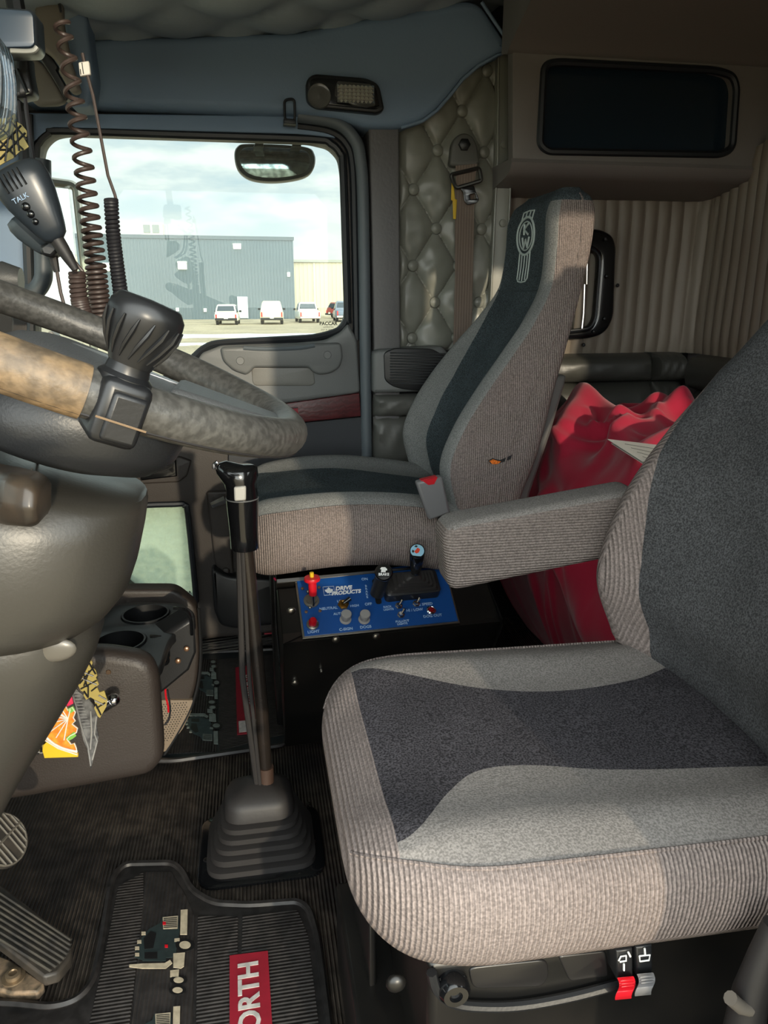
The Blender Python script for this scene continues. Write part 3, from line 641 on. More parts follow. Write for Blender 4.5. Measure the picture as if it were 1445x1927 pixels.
# pleated walls: along the side, round the corner, then the rear wall
def pleats(path, zf0, zf1, pitch, dep, name):
    # path: list of plan points; zf1(dist) gives the top edge
    ln = [0]
    for a, b2 in zip(path, path[1:]): ln.append(ln[-1] + (b2 - a).length)
    tot = ln[-1]; n = int(tot / pitch); secs = []
    for i in range(n * 8 + 1):
        d = tot * i / (n * 8); k = max(q for q in range(len(ln) - 1) if ln[q] <= d + 1e-9); a, b2 = path[k], path[k + 1]
        p = a.lerp(b2, (d - ln[k]) / (ln[k + 1] - ln[k])); t = (b2 - a).normalized(); nr = V((t.y, -t.x, 0))
        ph = (d / pitch) % 1; h = (1 - (2 * ph - 1) ** 2) ** .5 * dep
        z0, z1 = zf0(d), zf1(d)
        sec = []
        for j in range(17):
            f = j / 16; w_ = .006 * math.sin(5 * f + .7 * math.floor(d / pitch)); e_ = 1 - .5 * (abs(2 * f - 1) ** 12)
            sec.append(V((p.x, p.y, z0 + (z1 - z0) * f)) + nr * (h * e_ + .3 * w_))
        secs.append(sec)
    g = G(); g.loft(secs, cap=False, closed=False); return struct(g.build(name, PLEAT, ang=45))
YS = 2.28; XR = 1.425
zl = atY(1070, 666, YS).z; zh = atY(1120, 372, YS).z
ls = XR - .66 - .06
path = [V((.66, YS, 0)), V((XR - .06, YS, 0)), V((XR - .02, YS - .02, 0)), V((XR, YS - .06, 0)), V((XR, .9, 0))]
def ztop(d):
    e_ = d - ls
    if e_ < .06: return zh
    return interp([(.06, zh), (.13, atX(1330, 345, XR).z), (.20, atX(1345, 312, XR).z), (.34, atX(1404, 268, XR).z), (1.6, atX(1445, 257, XR).z)], e_)[0]
pleats(path, lambda d: zl, ztop, .043, .016, 'wall_pleats').name = 'trim_15'
for x, y in ((1162, 537), (1320, 386), (1297, 647), (1098, 649)):
    Yp = YS - .02 if x < 1290 else None
    c = atY(x, y, Yp) if Yp else atX(x, y, XR - .018)
    g = G(); g.ball(c, .006, 10); o = g.build('pleat_button', BLK, bpy.data.objects['trim_15'])
# dark bolsters under the pleats
roll('trim_16', [(1000, 668), (1226, 664), (1226, 716), (1000, 722)], YS - .03, .05, BOLS)
roll('trim_17', [(1000, 724), (1226, 718), (1226, 850), (1000, 850)], YS - .03, .035, BOLS)
roll('trim_18', [(1226, 664), (1282, 664), (1280, 716), (1226, 716)], YS - .05, .05, BOLS)
roll('trim_19', [(1226, 718), (1280, 718), (1278, 850), (1226, 850)], YS - .05, .035, BOLS)
def rollx(name, y0, y1, z1, z0, r_):
    g = G(); secs = []
    for i in range(9):
        y = y0 + (y1 - y0) * i / 8; secs.append([V((XR - .02 - r_ * (1 - abs(2 * j / 12 - 1) ** 3) ** .6, y, z1 + (z0 - z1) * j / 12)) for j in range(13)] + [V((XR + .03, y, z0)), V((XR + .03, y, z1))])
    g.loft(secs); return struct(g.build(name, BOLS, ang=50))
rollx('trim_20', .9, YS - .1, zl, zl - .11, .05); rollx('trim_21', .9, YS - .1, zl - .112, zl - .36, .035)
# luggage hatch in the pleated wall
c = atY(1118, 530, YS); ht = thing('luggage_hatch', 'black framed rounded luggage hatch in the pleated wall behind the passenger seat', 'hatch', (c.x, c.y - .03, c.z))
OUT = [(1072, 432), (1130, 430), (1154, 442), (1161, 462), (1156, 600), (1140, 628), (1110, 638), (1040, 640), (1000, 600), (1000, 450)]
INN = rounded(xz([(1080, 466), (1112, 466), (1128, 480), (1128, 500), (1120, 600), (1110, 618), (1060, 624), (1030, 600), (1030, 470)], YS - .045), .02)
g = G(); wplate(g, OUT, YS - .045, .05, .012, [INN], rr=.03); g.build('frame', BLKG, ht)
g = G(); g.tube([V((p.x, YS - .047, p.y)) for p in INN], .005, 8, closed=True); g.build('inner_seal', GSKB, ht)
g = G(); wplate(g, [(1020, 460), (1140, 460), (1136, 630), (1020, 630)], YS - .005, .01, .001); g.build('hatch_door', BLKG, ht)
g = G(); g.tube(px([(1100, 535), (1098, 590), (1095, 618)], YS - .06), .004, 8); g.tube(px([(1104, 535), (1105, 480)], YS - .06), .003, 8); g.build('chrome_rod', CHROME, ht)
for x, y in ((1140, 450), (1142, 520), (1118, 624), (1138, 600)):
    c = atY(x, y, YS - .05); g = G(); g.ball(c, .006, 10, sc=(1, .5, 1)); g.build('rivet', BLK, ht)
# ================================================================ SEATS
def supe(d, r, p=2.4): return (1 - (1 - min(max(d, 0) / r, 1)) ** p) ** (1 / p)
def cushion(parent, x0, x1, y0, y1, zt, th, b1, b2, mats, band=.045, bol=.16, rise=0.0, name='cushion', crown=0.0):
    """seat cushion: rings across, lofted from front (x0) to rear (x1); b1/b2(s) give the edges of the dark insert across the width (0 near .. 1 far)"""
    secs = []; NS = 90; hz = th / 2; L_ = x1 - x0; Ss = []
    for k in range(NS + 1):
        s = k / NS; s = .5 - .5 * math.cos(math.pi * s); Ss.append(s)
        df, dr = s * L_, (1 - s) * L_
        ze = max(.12, supe(df, .085, 2.2)) * max(.25, supe(dr, .05)); ins = .13 * (1 - supe(df, .16, 2.2)) + .03 * (1 - supe(dr, .05))
        ya, yb = y0 + ins, y1 - ins; w = yb - ya; zc = zt - hz + rise * s + crown * (math.sin(math.pi * min(1, .12 + s * .86)) - .75)
        def top(t): return .84 + bol * (math.exp(-((t - .13) / .09) ** 2) + math.exp(-((t - .87) / .09) ** 2)) + .05 * math.sin(9 * s) * (1 - abs(2 * t - 1))
        e1, e2 = b1(s), b2(s)
        ring = [(.5, -1), (.25, -1), (.10, -.97), (.045, -.85), (.012, -.55), (-.004, -.2), (-.010, .15), (-.006, .42), (.006, .62), (.022, .76)]
        for j in range(9): t = .035 + (e1 - .035) * j / 8; ring.append((t, top(t) * (.90 + .10 * min(1, j / 3))))
        ns = len(ring)
        for j in range(1, 17): t = e1 + (e2 - e1) * j / 16; ring.append((t, top(t)))
        for j in range(1, 9): t = e2 + (.965 - e2) * j / 8; ring.append((t, top(t) * (.90 + .10 * min(1, (8 - j) / 3))))
        ring += [(1 - a, b) for a, b in ((.022, .76), (.006, .62), (-.006, .42), (-.010, .15), (-.004, -.2), (.012, -.55), (.045, -.85), (.10, -.97), (.25, -1))]
        secs.append([V((x0 + L_ * s, ya + w * a, zc + hz * b * ze)) for a, b in ring])
    def mi(i, j):
        s = (Ss[i] + Ss[i + 1]) / 2
        if j < 10 or j >= 10 + 8 + 16 + 8: return 0
        if s * L_ < band: return 0
        if 18 <= j < 34: return 2
        return 1
    g = G(); g.loft(secs, mis=mi)
    o = g.build(name, mats, parent, ang=75)
    # welt seam along both top edges
    for q in (10, 42):
        g2 = G(); g2.tube([secs[i][q] + V((0, 0, .001)) for i in range(6, NS - 4, 2)], .0022, 6); g2.build('seam', mats[0], o)
    return o, secs
def backrest(parent, tab, yc, mats, prof, b, name='backrest', n=90, ztopdark=9):
    """tab rows: z, front x, rear x, half width; prof(z) -> recess of the centre behind the bolsters; b(z) -> (near, far) edges of the dark insert in -1..1"""
    z0, z1 = tab[0][0], tab[-1][0]; secs = []; zs = []
    P = [V((r[1], r[2], r[3])) for r in tab]
    def cr(z):
        i = max(k for k in range(len(tab) - 1) if tab[k][0] <= z + 1e-9); t = (z - tab[i][0]) / (tab[i + 1][0] - tab[i][0])
        a, bb, c, d = P[max(i - 1, 0)], P[i], P[i + 1], P[min(i + 2, len(P) - 1)]
        return .5 * ((2 * bb) + (c - a) * t + (2 * a - 5 * bb + 4 * c - d) * t * t + (3 * bb - a - 3 * c + d) * t ** 3)
    for k in range(n + 1):
        z = z0 + (z1 - z0) * (1 - (1 - k / n) ** 1.25); zs.append(z); q = cr(z); xf, xr, w = q; d = xr - xf; rc = prof(z); e1, e2 = b(z)
        def fr(t):   # front profile: bolster crests near |t|=.8, recessed middle, rounded outer edge
            a = abs(t); return xf + rc * max(0, 1 - (a / .82) ** 3) + .016 * max(0, (a - .80) / .2) ** 2 * min(1, d / .12)
        ring = []
        for j in range(9): t = -1 + (e1 + 1) * j / 8; ring.append((fr(t), t))
        for j in range(1, 21): t = e1 + (e2 - e1) * j / 20; ring.append((fr(t), t))
        for j in range(1, 9): t = e2 + (1 - e2) * j / 8; ring.append((fr(t), t))
        side = [(.40, 1.012), (.55, 1.016), (.72, 1.012), (.86, 1.0), (.95, .97), (1.0, .90)]
        f0 = (fr(1) - xf) / d
        side = [(f0 + (1 - f0) * (a - .3) / .7, w_) for a, w_ in side]
        ring += [(xf + d * a, w_) for a, w_ in side] + [(xr, .4), (xr, -.4)] + [(xf + d * a, -w_) for a, w_ in side[::-1]]
        secs.append([V((x, yc + w * t, z)) for x, t in ring])
    def mi(i, j):
        if zs[i] > ztopdark and not 42 <= j < 44: return 2
        if j < 8: return 1
        if j < 28: return 2
        if j < 36: return 1
        if 42 <= j < 44: return 3
        return 0
    g = G(); g.loft(secs, mis=mi); o = g.build(name, mats, parent, ang=75)
    for q in (48,):
        g2 = G(); g2.tube([secs[i][q] for i in range(2, n - 2, 2)], .0022, 6); g2.build('seam', mats[0], o)
    return o, g, secs
def cint(tab, x):   # smooth (Hermite) lookup
    if x <= tab[0][0]: return tab[0][1]
    if x >= tab[-1][0]: return tab[-1][1]
    i = max(k for k in range(len(tab) - 1) if tab[k][0] <= x); sl = lambda k: 0 if k in (0, len(tab) - 1) else (tab[k + 1][1] - tab[k - 1][1]) / (tab[k + 1][0] - tab[k - 1][0])
    d = tab[i + 1][0] - tab[i][0]; t = (x - tab[i][0]) / d; p, q, u, w = tab[i][1], tab[i + 1][1], sl(i) * d, sl(i + 1) * d
    return p * (1 + 2 * t) * (1 - t) ** 2 + u * t * (1 - t) ** 2 + q * t * t * (3 - 2 * t) + w * t * t * (t - 1)
def sw(pts):   # smooth lookup table
    return lambda s: interp(pts, s)
# ---- passenger seat
PS = thing('passenger_seat', 'far passenger seat with tall charcoal striped high backrest and embroidered crest', 'seat', (.2, 1.77, 0))
P_MATS = [RIB, M('cool_light_grey_upholstery', (128, 129, 128), .95, n2=(420, .25), b=(420, .35), n=(7, .12), spec=.1), DRK, M('seat_back_vinyl', (104, 100, 92), .6)]
TP = [(.60, .44, .58, .235), (.66, .415, .592, .24), (.74, .40, .618, .245), (.82, .428, .637, .245), (.90, .478, .655, .24), (.98, .540, .680, .225), (1.06, .603, .708, .198), (1.12, .640, .730, .176), (1.20, .650, .748, .165), (1.27, .652, .754, .160), (1.305, .664, .748, .148), (1.328, .690, .732, .115)]
pb, pbg, pbs = backrest(PS, TP, 1.77, P_MATS, lambda z: interp([(.6, .055), (.8, .065), (.95, .045), (1.06, .022), (1.12, .010), (1.4, .004)], z)[0],
    lambda z: interp([(.6, -.60, .50), (.9, -.60, .50), (1.0, -.62, .60), (1.08, -.66, .74), (1.14, -.70, .82), (1.27, -.70, .86), (1.29, -.72, .9), (1.33, -.98, .98)], z), ztopdark=1.296)
pc, pcs = cushion(PS, -.055, .50, 1.50, 2.03, .668, .165, lambda s: cint([(0, .17), (.1, .17), (.3, .13), (.7, .12), (1, .15)], s), lambda s: cint([(0, .84), (.2, .74), (.5, .72), (.75, .64), (1, .66)], s), P_MATS, band=.05, bol=.24, crown=.05)
# backrest welt line across the headrest
g = G(); row = min(range(len(pbs)), key=lambda i: abs(pbs[i][0].z - 1.115)); g.tube([p + V((-.001, 0, 0)) for p in pbs[row][8:29]], .002, 6); g.build('seam', DRK, pb)
# rear shell and reclining bracket
g = G(); g.loft([[V((x, y, z)) for x, y in ((xr - .02, 1.56), (xr + .035, 1.58), (xr + .035, 1.97), (xr - .02, 1.99))] for z, xr in ((.52, .575), (.66, .592), (.80, .633), (.93, .664))]); g.build('back_shell', M('grey_back_shell', (92, 92, 90), .45), PS, bevel=.012)
c = atY(1027, 748, 1.56); g = G(); g.box(c, (.02, .02, .03)); g.build('shell_clip', M('clip_plastic', (150, 145, 132), .5), PS, bevel=.005)
# small tear with orange foam showing, near the foot of the near side
bvh = BVHTree.FromPolygons([v for v in pbg.v], pbg.f)
def onback(x, y, lift=.0012):
    d = ray(x, y).normalized(); h = bvh.ray_cast(CP, d)
    return (h[0] + h[1] * lift * (-1 if h[1].dot(d) > 0 else 1)) if h[0] else atY(x, y, 1.54)
def patch(name, pts, mt, parent, lift=.0012):
    P = [onback(x, y, lift) for x, y in pts]; c = sum(P, V((0, 0, 0))) / len(P); g = G(); g.add(P + [c], [(i, (i + 1) % len(P), len(P)) for i in range(len(P))]); return g.build(name, mt, parent)
tr = patch('tear', [(918, 866), (926, 862), (940, 866), (958, 860), (964, 855), (960, 864), (944, 870), (932, 874), (922, 872)], BLK, pb)
patch('foam', [(920, 867), (927, 864), (936, 867), (942, 868), (936, 873), (926, 873)], M('orange_foam', (214, 112, 32), .9, n2=(300, .3)), tr, .002)
# embroidered crest on the headrest
EMB = M('pale_embroidery', (176, 188, 186), .8)
xf0 = .648
def crest(dy, dz):  # crest coordinates in metres (dy towards the driver's side), dropped onto the backrest front
    h = bvh.ray_cast(V((.2, 1.785 - dy, 1.236 + dz)), V((1, 0, 0))); return h[0] + V((-.0012, 0, 0)) if h[0] else V((.65, 1.785 - dy, 1.236 + dz))
g = G()
def ln2(pts, r_=.0016, cl=False): g.tube([crest(a, b2) for a, b2 in pts], r_, 6, closed=cl)
ell = lambda a, b2, n_=36: [(a * math.cos(2 * math.pi * i / n_), b2 * math.sin(2 * math.pi * i / n_)) for i in range(n_)]
ln2(ell(.056, .042), .0028, True); ln2(ell(.042, .032), .0016, True)
for s_ in (-1, 1):
    ln2([(s_ * .034, -.036), (s_ * .034, -.070), (s_ * .034, -.096), (s_ * .024, -.103), (0, -.105)], .0018); ln2([(s_ * .018, -.042), (s_ * .018, -.070), (s_ * .018, -.100)], .0014)
    ln2([(s_ * .034, .036), (s_ * .034, .054), (0, .056)], .0018); ln2([(s_ * .012, .042), (s_ * .012, .055)], .0014)
ln2([(0, -.044), (0, -.07), (0, -.102)], .0014)
em = g.build('crest', EMB, pb)
g = G()
def letter(strokes):
    for st in strokes: g.tube([crest(a, b2) for a, b2 in st], .0026, 6)
letter([[(-.012, .003), (-.012, .027)], [(.014, .027), (-.010, .015), (.014, .003)]])
letter([[(-.022, -.003), (-.012, -.026), (0, -.008), (.012, -.026), (.022, -.003)]])
g.build('lettering', EMB, em)
# pedestal bolts etc belong to the console below; buckle
c = atY(838, 980, 1.46); bk = thing('seat_belt_buckle', 'grey seat belt buckle with red button standing beside the passenger cushion', 'buckle', c)
a, b2 = atY(795, 905, 1.46), atY(826, 976, 1.46); ax = (a - b2); ln = ax.length; fr = frame(b2, V((1, .05, .05)).cross(ax).cross(ax) * -1, ax); yd = fr.to_3x3() @ V((0, 1, 0))
c1, c2, c3, c4 = [atY(*q, 1.45) for q in ((783, 908), (832, 896), (848, 966), (808, 980))]
nb = V((0, .022, 0))
g = G(); g.hexa([c1, c2, c3, c4], [c1 + nb, c2 + nb, c3 + nb, c4 + nb]); bb = g.build('housing', GREYP, bk, bevel=.005)
q = [c1.lerp(c2, .2) + V((0, .003, .001)), c1.lerp(c2, .8) + V((0, .003, .001)), c1.lerp(c2, .8) + V((0, .019, .001)), c1.lerp(c2, .2) + V((0, .019, .001))]
g = G(); g.hexa(q, [p + V((0, 0, -.01)) for p in q]); qq = [c1.lerp(c2, .25), c1.lerp(c2, .82), c1.lerp(c2, .62) + (c4 - c1) * .14, c1.lerp(c2, .4) + (c4 - c1) * .13]; qq = [p + V((0, -.001, 0)) for p in qq]; g.hexa(qq, [p + V((0, .004, 0)) for p in qq]); g.build('release_button', REDP, bb)
g = G(); g.tube([c3.lerp(c4, .5) + V((0, .01, .01)), c3.lerp(c4, .45) + V((.012, .02, -.05)), c3.lerp(c4, .4) + V((.03, .05, -.12))], .008, 8); g.build('stalk', BLKG, bk)
# ---- driver seat
DS = thing('driver_seat', 'near driver seat with charcoal insert, light bolsters and folding armrest', 'seat', (.35, .78, 0))
D_MATS = [RIB, LGT, DRK2, P_MATS[3]]
dc, dcs = cushion(DS, .072, .64, .545, 1.03, .585, .15,
    lambda s: cint([(0, .06), (.08, .07), (.13, .12), (.2, .25), (.28, .335), (.4, .35), (.55, .31), (.75, .27), (1, .24)], s),
    lambda s: cint([(0, .93), (.08, .90), (.2, .82), (.4, .72), (.6, .68), (.8, .70), (1, .78)], s), D_MATS, band=.05, bol=.14, rise=-.012)
TD = [(.53, .575, .70, .235), (.58, .545, .705, .24), (.68, .512, .705, .243), (.80, .545, .725, .245), (.89, .602, .76, .245), (.99, .68, .81, .24), (1.06, .735, .84, .225), (1.12, .765, .865, .19), (1.19, .785, .885, .17), (1.25, .80, .89, .155), (1.28, .82, .88, .11)]
db, dbg, dbs = backrest(DS, TD, .79, D_MATS, lambda z: interp([(.52, .03), (.62, .06), (.8, .075), (.9, .05), (1.0, .02), (1.1, .012), (1.5, .004)], z)[0],
    lambda z: interp([(.52, -.70, .62), (.62, -.70, .58), (.72, -.70, .64), (.86, -.72, .80), (.93, -.76, .92), (.985, -.8, .985), (1.6, -.8, .985)], z))
db.data.materials[2] = DRKD
db.data.materials[1] = RIB
# armrest folded down on the far side
a0, a1, a2, a3 = atY(832, 990, 1.09), atY(1215, 918, 1.09), atY(1215, 1038, 1.09), atY(845, 1116, 1.09)
g = G(); ol = rounded([V((p.x, p.z, 0)) for p in (a3, a2, a1, a0)], [.022, .02, .03, .034], 6); g.plate([p[:2] for p in ol], WALLF(1.085), .082, .018, res=4); ar = g.build('armrest', [RIBZ, LGT], DS, ang=60)
for p in ar.data.polygons: p.material_index = 1 if p.normal.z > .55 else 0
# ---- base of the driver seat
g = G()
def q3(pts, Y): return [atY(x, y, Y) for x, y in pts]
g.loft([[V((x, y, z)) for x, y in ((.16, .62), (.60, .62), (.60, .95), (.16, .95))] for z in (.16, .44)]); base = g.build('suspension_base', BLKM, DS, bevel=.01)
g = G(); wplate(g, [(800, 1814), (1200, 1770), (1210, 1846), (1100, 1880), (980, 1893), (880, 1893), (838, 1875), (812, 1845)], .585, .03, .008, rr=.012); cov = g.build('side_cover', M('deep_black_plastic', (14, 14, 14), .4), DS)
g = G(); g.tube(smooth_pts(px([(812, 1830), (822, 1862), (850, 1886), (900, 1894), (980, 1892), (1080, 1874), (1200, 1842)], .578), 5, False), .0055, 8); g.build('cover_lip', BLK, cov)
g = G(); wplate(g, [(880, 1822), (1030, 1806), (1034, 1838), (1020, 1858), (890, 1862)], .583, .006, .002, rr=.01); wplate(g, [(1050, 1800), (1140, 1790), (1146, 1838), (1072, 1848)], .583, .006, .002, rr=.006); g.build('cover_panel', M('cover_panel_plastic', (30, 29, 29), .3), cov)
c = atY(850, 1848, .585); g = G(); g.lathe([(.017, 0), (.017, .012), (.013, .018), (.007, .018), (.006, .014), (.001, .014)], WALLF(.585) @ Matrix.Translation((c.x, c.z, 0)), 24); g.build('adjuster_knob', BLKG, DS)
for i, (x0, y0, lab, mt) in enumerate(((1176, 1800, 'red seat height lever', REDP), (1213, 1793, 'grey seat tilt lever', GREYP))):
    c = atY(x0, y0, .56); g = G(); wplate(g, [(x0 - 17, y0 - 10), (x0 + 15, y0 - 14), (x0 + 16, y0 + 44), (x0 - 14, y0 + 46)], .562, .03, .003); hl = g.build('lever_stem', BLK, DS); hl['label'] = lab
    g = G(); secs = []
    for k in range(9):
        f = k / 8; yy = y0 + 40 + 42 * f; dx_ = 4 * math.sin(f * 5); bump_ = .003 * math.sin(f * 3.1) - .004 * math.sin(f * 6.28)
        secs.append([atY(x0 - 15 + dx_, yy, .554 - bump_), atY(x0 + 16 + dx_, yy - 3, .554 - bump_), atY(x0 + 16 + dx_, yy - 3, .57), atY(x0 - 15 + dx_, yy, .57)])
    g.loft(secs)
    for k in range(6):
        yy = y0 + 46 + k * 5.5; g.tube([atY(x0 - 11 + 4 * math.sin((k * .13 + .1) * 5), yy, .5515), atY(x0 + 13 + 4 * math.sin((k * .13 + .1) * 5), yy - 3, .5515)], .0009, 6)
    g.build('lever_tip', mt, hl, bevel=.002)
    g = G()
    if i == 0: g.tube(px([(x0 - 12, y0 + 8), (x0 - 8, y0), (x0 + 2, y0 - 2), (x0 + 2, y0 + 8), (x0 - 10, y0 + 10)], .5605), .0009, 5); g.tube(px([(x0 - 2, y0 + 14), (x0 - 2, y0 + 26)], .5605), .0012, 5); g.tube(px([(x0 + 6, y0 - 8), (x0 + 10, y0)], .5605), .0012, 5)
    else: g.tube(px([(x0 - 10, y0 + 6), (x0 - 9, y0 + 16), (x0 + 8, y0 + 14), (x0 + 10, y0 + 4), (x0 - 10, y0 + 6)], .5605), .0009, 5); g.tube(px([(x0, y0 - 8), (x0 + 1, y0 + 4)], .5605), .0012, 5)
    g.build('pictogram', WHT, hl)
# mounting riser plates under the seat
g = G(); g.loft([[V((x, y, z)) for x, y in ((.095, .60), (.66, .60), (.66, 1.0), (.095, 1.0))] for z in (0, .17)]); rs = g.build('riser_box', BLKM, DS, bevel=.006)
for x, y in ((745, 1850), (740, 1742)):
    c = onP(x, y, V((.095, .7, 0)), V((-1, -.2, 0))); c = atX(x, y, .093) if False else atY(x, y, .66)
    c = onP(x, y, V((0, .598, 0)), V((0, 1, 0))); g = G(); g.ball(c, .011, 14, sc=(1, .6, 1)); g.build('bolt', BLKM, rs)
g = G(); g.hexa([atZ(654, 1538, .30), atZ(668, 1536, .30), atZ(708, 1712, .30), atZ(694, 1716, .30)], [atZ(654, 1538, .30) + V((0, 0, -.28)), atZ(668, 1536, .30) + V((0, 0, -.28)), atZ(708, 1712, .30) + V((0, 0, -.28)), atZ(694, 1716, .30) + V((0, 0, -.28))]); g.build('riser_flange', BLKM, DS, bevel=.003)
g = G(); g.box(atZ(672, 1552, .31), (.03, .02, .02)); g.build('flange_clip', GREYP, DS, bevel=.004)
# belt stalk low at the right edge
sk = thing('belt_stalk', 'dark grey belt stalk leaning beside the driver seat base at lower right', 'seat belt', atY(1420, 1900, .5))
g = G(); g.tube(px([(1460, 1740), (1436, 1800), (1412, 1870), (1396, 1960)], .50), [.012, .014, .017, .02], 12); g.build('sleeve', RUB, sk)
g = G(); g.tube(px([(1374, 1878), (1392, 1894), (1410, 1898)], .49), .007, 10); g.build('pin', M('stalk_pin', (104, 98, 90), .5), sk)
# ================================================================ WINCH CONSOLE between the seats
c = V((.27, 1.56, 0)); CN = thing('winch_console', 'black steel console with blue labelled control panel between the seats', 'control panel', c)
PBL, PBR, PTL = atZ(573, 1197, .42), atZ(862, 1168, .42), atZ(558, 1092, .50)
pu = (PBR - PBL); pl_ = pu.length; pv = (PTL - PBL); pv = pv - pu.normalized() * pv.dot(pu.normalized()); ph_ = pv.length
PF = frame(PBL, pu, pv); PN = PF.to_3x3() @ V((0, 0, 1))
PI = PF.inverted()
def cp(x, y, h=0):   # point on the blue panel seen at a pixel, in the panel's frame
    q = PI @ onP(x, y, PBL + PN * h, PN); return q
g = G(); g.plate([(0, 0), (pl_, 0), (pl_ + .004, ph_ + .02), (0, ph_)], PF, .003, .0005, mi=0)
g.plate([(-.004, -.004), (pl_ + .004, -.004), (pl_ + .008, ph_ + .02), (-.004, ph_)], PF @ Matrix.Translation((0, 0, -.0032)), .003, .0005, mi=1)
pan = g.build('panel', [BLUE, STEEL], CN)
f0, f1 = PF @ V((-.045, -.008, -.008)), PF @ V((pl_ + .10, -.008, -.008))
bz0 = V((f0.x, 1.655, 0)); bz1 = V((f1.x, 1.67, 0)); bk0 = V((0, .05, 0))
tb0, tb1 = PF @ V((-.045, ph_ - .01, -.01)), PF @ V((pl_ + .10, ph_ - .01, -.01))
g = G(); g.hexa([f0, f1, bz1, bz0], [tb0 + V((0, .12, 0)), tb1 + V((0, .12, 0)), bz1 + bk0, bz0 + bk0]); g.hexa([f0, f1, tb1, tb0], [f0 - V((0, -.02, .02)), f1 - V((0, -.02, .02)), tb1 - V((0, -.02, .02)), tb0 - V((0, -.02, .02))])
g.build('cabinet', BLKM, CN, bevel=.004)
g = G(); g.hexa(*[[PF @ V(q) for q in r_] for r_ in (((-.045, ph_ - .004, .0), (pl_ + .02, ph_ + .004, .0), (pl_ + .02, ph_ + .010, .004), (-.045, ph_ + .006, .004)), ((-.045, ph_ - .004, -.03), (pl_ + .02, ph_ + .004, -.03), (pl_ + .02, ph_ + .010, -.03), (-.045, ph_ + .006, -.03)))]); g.build('top_flange', BLKM, CN, bevel=.002)
fu = (f1 - f0).normalized(); fn = (bz0 - f0).cross(fu).normalized(); fn = fn if fn.y < 0 else -fn
for x, y, r_ in ((548, 1148, .009), (555, 1283, .009), (632, 1202, .009), (708, 1196, .009), (604, 1260, .004)):
    p = onP(x, y, f0 + fn * .001, fn); g = G(); g.lathe([(r_, 0), (r_, .004), (r_ * .7, .007), (.001, .008)], axis_frame(p, fn), 14); g.build('bolt', STEEL, CN)
g = G(); g.loft([[V((x, y, z)) for x, y in ((-.02, 1.66), (.50, 1.66), (.50, 1.96), (-.02, 1.96))] for z in (.0, .53)]); 
# lettering on the panel
def ptext(x, y, s, size, mt=PALE, shear=0, rot=0, bold=.0002):
    q = cp(x, y); g = G(); g.text(s, size, PF @ Matrix.Translation((q.x, q.y, .0003)) @ Matrix.Rotation(rot, 4, 'Z'), .0002, shear=shear, bold=bold); return g.build('lettering', mt, pan, smooth=False)
ptext(646, 1107, 'DRIVE', .0135, WHT, .25, bold=.0006); ptext(651, 1115, 'PRODUCTS', .0125, WHT, .25, bold=.0006)
q = cp(619, 1112); lf = [(0, 1), (.18, .62), (.38, .72), (.3, .22), (.56, .5), (.62, .32), (.95, .36), (.8, .12), (.9, 0), (.45, -.42), (.5, -.58), (.08, -.5), (.05, -.95)]
lf = [(a, b2) for a, b2 in lf] + [(-a, b2) for a, b2 in lf[::-1]]
g = G(); g.plate([(a * .010, b2 * .010) for a, b2 in lf], PF @ Matrix.Translation((q.x, q.y, .0006)), .0005); g.tube([PF @ V((q.x + a, q.y + b2, .0005)) for a, b2 in ((-.012, -.011), (.012, -.011), (.012, .011), (-.012, .011))], .0004, 5, closed=True); g.build('maple_leaf', WHT, pan, smooth=False)
g = G(); g.tube([PF @ (cp(610, 1120) + V((0, 0, .0004))), PF @ (cp(670, 1116) + V((0, 0, .0004)))], .0003, 5); g.build('underline', PALE, pan)
for x, y, s, z in ((686, 1090, 'ON', .009), (693, 1137, 'OFF', .009), (618, 1145, 'NEUTRAL', .009), (667, 1140, 'HIGH', .008), (642, 1131, 'LOW', .008), (637, 1155, 'AUTO', .008), (589, 1181, 'PTO', .008), (590, 1189, 'LIGHT', .009), (651, 1184, 'C-SIGN', .009), (688, 1180, 'DOGS', .009), (778, 1123, 'IN -- WINCH -- OUT', .0095),
                   (729, 1142, 'RACK', .007), (731, 1147, 'LIGHTS', .007), (801, 1137, '2 SPEED', .009), (780, 1148, 'HI / LOW', .009), (757, 1169, 'PULLOUT', .007), (757, 1174, 'LIGHTS', .007), (814, 1159, 'DOG OUT', .009)): ptext(x, y, s, z)
for i, ch in enumerate('BRAKE'): ptext(688.5 + i * .6, 1103 + i * 5.2, ch, .0075)
def PT(x, y, h=0, rx=0, ry=0): q = cp(x, y); return PF @ Matrix.Translation((q.x, q.y, h)) @ Matrix.Rotation(rx, 4, 'X') @ Matrix.Rotation(ry, 4, 'Y')
# red flagged lock-out handle on a round plate
g = G(); g.lathe([(.017, 0), (.017, .003), (.012, .004), (.012, .010), (.001, .010)], PT(586, 1131), 24); pv_ = g.build('valve_plate', M('worn_steel_plate', (132, 128, 120), .4, met=.8), CN)
for x, y in ((569, 1108), (576, 1152), (602, 1150), (600, 1106)):
    g = G(); g.lathe([(.0035, 0), (.0035, .002), (.001, .003)], PT(x, y), 10); g.build('screw', M('brown_screw', (96, 72, 58), .5), pv_) if x == 569 else g.build('screw', bpy.data.materials['brown_screw'], pv_)
for x, y in ((579, 1116), (583, 1146)): g = G(); g.ball(PT(x, y, .006).translation, .0035, 10); g.build('rivet', STEEL, pv_)
yb = PBL.y + .06
s0, s1, s2, s3 = atY(590, 1140, yb - .01), atY(589, 1120, yb - .012), atY(587, 1092, yb - .014), atY(586, 1077, yb - .014)
ax = (s3 - s0).normalized(); fr = axis_frame(s1, ax); h1, h2 = (s2 - s1).length, (s3 - s1).length
g = G(); g.tube([s0, s1], .0022, 8); g.build('pin', CHROME, pv_)
